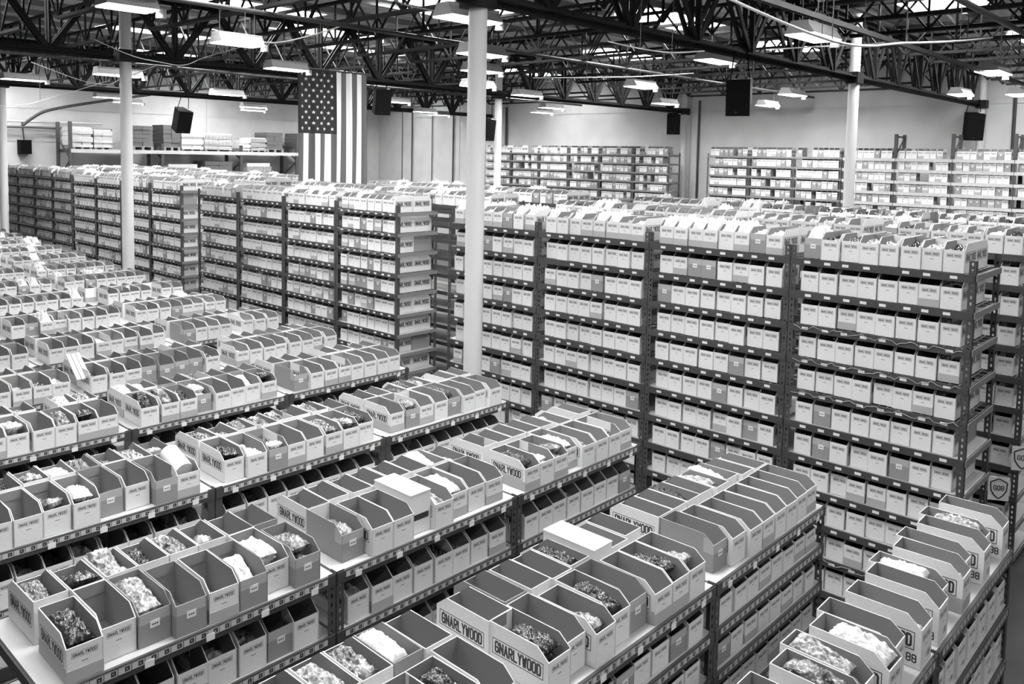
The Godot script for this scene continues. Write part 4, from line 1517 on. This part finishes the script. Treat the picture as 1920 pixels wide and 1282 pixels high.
	conduit("cable", [Vector3(-7.5, H + 1.74, -6), Vector3(-7.5, H + 1.69, -6.27), Vector3(-7.5, H + 1.69, -6.82), Vector3(-7.5, H + 1.71, -7.45), Vector3(-7.5, H + 1.78, -8.19)], 0.009, M.white_pipe, "white conduit passing behind the nearest column top")
	conduit("cable", [Vector3(-4.6, H + 1.05, -6.21), Vector3(-4.6, H + 1.04, -6.73), Vector3(-4.6, H + 1.06, -7.29), Vector3(-4.6, H + 1.14, -7.92)], 0.007, M.white_pipe, "white drooping cable ahead of the large speaker")
	conduit("cable", [Vector3(-3.2, H + 0.91, -6.53), Vector3(-3.2, H + 1.05, -7.6), Vector3(-3.2, H + 1.18, -8.63), Vector3(-3.2, H + 1.27, -9.23)], 0.006, M.white_pipe, "white drooping cable passing the wide flat lamp at upper right")
	conduit("cable", [Vector3(-2.9, H + 1.16, -4.6), Vector3(-2.3, H + 0.81, -5.63), Vector3(-2.3, H + 0.96, -7.11), Vector3(-2.3, H + 1.14, -8.57), Vector3(-2.3, H + 1.3, -9.69)], 0.01, M.white_pipe, "white conduit crossing the strut rail at far right")
	conduit("cable", [Vector3(-9, H + 1.25, -10.17), Vector3(-9, H + 1.37, -11.57), Vector3(-9, H + 1.52, -13.19), Vector3(-9, H + 1.74, -15.1)], 0.009, M.white_pipe, "long white conduit before the far wall above the boxes")
	conduit("cable", [Vector3(-18.6, H + 1.3, -4.2), Vector3(-18, H + 0.76, -5.07), Vector3(-18, H + 0.79, -5.43), Vector3(-18, H + 0.88, -5.77), Vector3(-17.5, H + 1.35, -6.9)], 0.007, M.white_pipe, "white cable swag at the left picture edge")
	conduit("cable", [Vector3(-14.4, H + 1.3, -4.5), Vector3(-14, H + 1.05, -5.07), Vector3(-14, H + 1.01, -5.47), Vector3(-14, H + 1.1, -5.68), Vector3(-13.6, H + 1.35, -6.1)], 0.006, M.white_pipe, "white cable swag left of the left white column")
	# a rolled white sheet, carton lids and a striped board standing in bins
	var roll := thing("paper_roll", Transform3D(Basis(Vector3.UP, PI / 2) * Basis(Vector3.RIGHT, 0.3), Vector3(-4.41, H - 1.80, -2.11)), "thick white roll of paper standing slanted in a bin, fourth low rack", "paper roll", "")
	g = G.new()
	g.tube([Vector3(0, 0, 0), Vector3(0, 0.0, -0.2)], 0.053, 24)
	solid("roll", g, M.card, roll)
	lid(Vector3(-3.085, H - 1.912, -2.707), true, "white closed carton lying between open bins, front row, third low rack")
	lid(Vector3(-2.395, H - 1.912, -2.896), false, "white closed carton lying on the back row of the second low rack")
	var bs := thing("striped_board", Transform3D(Basis(Vector3.UP, PI / 2) * Basis(Vector3.RIGHT, 0.6), Vector3(-6.82, H - 1.8, -2.45)), "three pale striped boards leaning out of a bin, sixth low rack", "boards", "")
	for k in 3:
		solid("board", gbox(Vector3(-0.05 + k * 0.036, -0.01, -0.26), Vector3(-0.022 + k * 0.036, 0.004, 0.02)), M.card, bs)


func lid(p: Vector3, front: bool, label: String):
	var o := thing("closed_carton", Transform3D(Basis(Vector3.UP, PI / 2 if front else -PI / 2), p), label, "carton", "")
	var g := G.new()
	var w := 0.066
	g.box(Vector3(-w, 0.002, -0.3), Vector3(w, 0.205, -0.01))
	solid("box", g, M.card, o)
	g = G.new()
	g.box(Vector3(-w - 0.0015, 0.205, -0.302), Vector3(w + 0.0015, 0.209, -0.008))
	solid("top_flap", g, M.card, o)
	g = G.new()
	g.box(Vector3(-w + 0.012, 0.07, -0.01), Vector3(w - 0.012, 0.1, -0.009))
	solid("print_strip", g, M.ink, o)
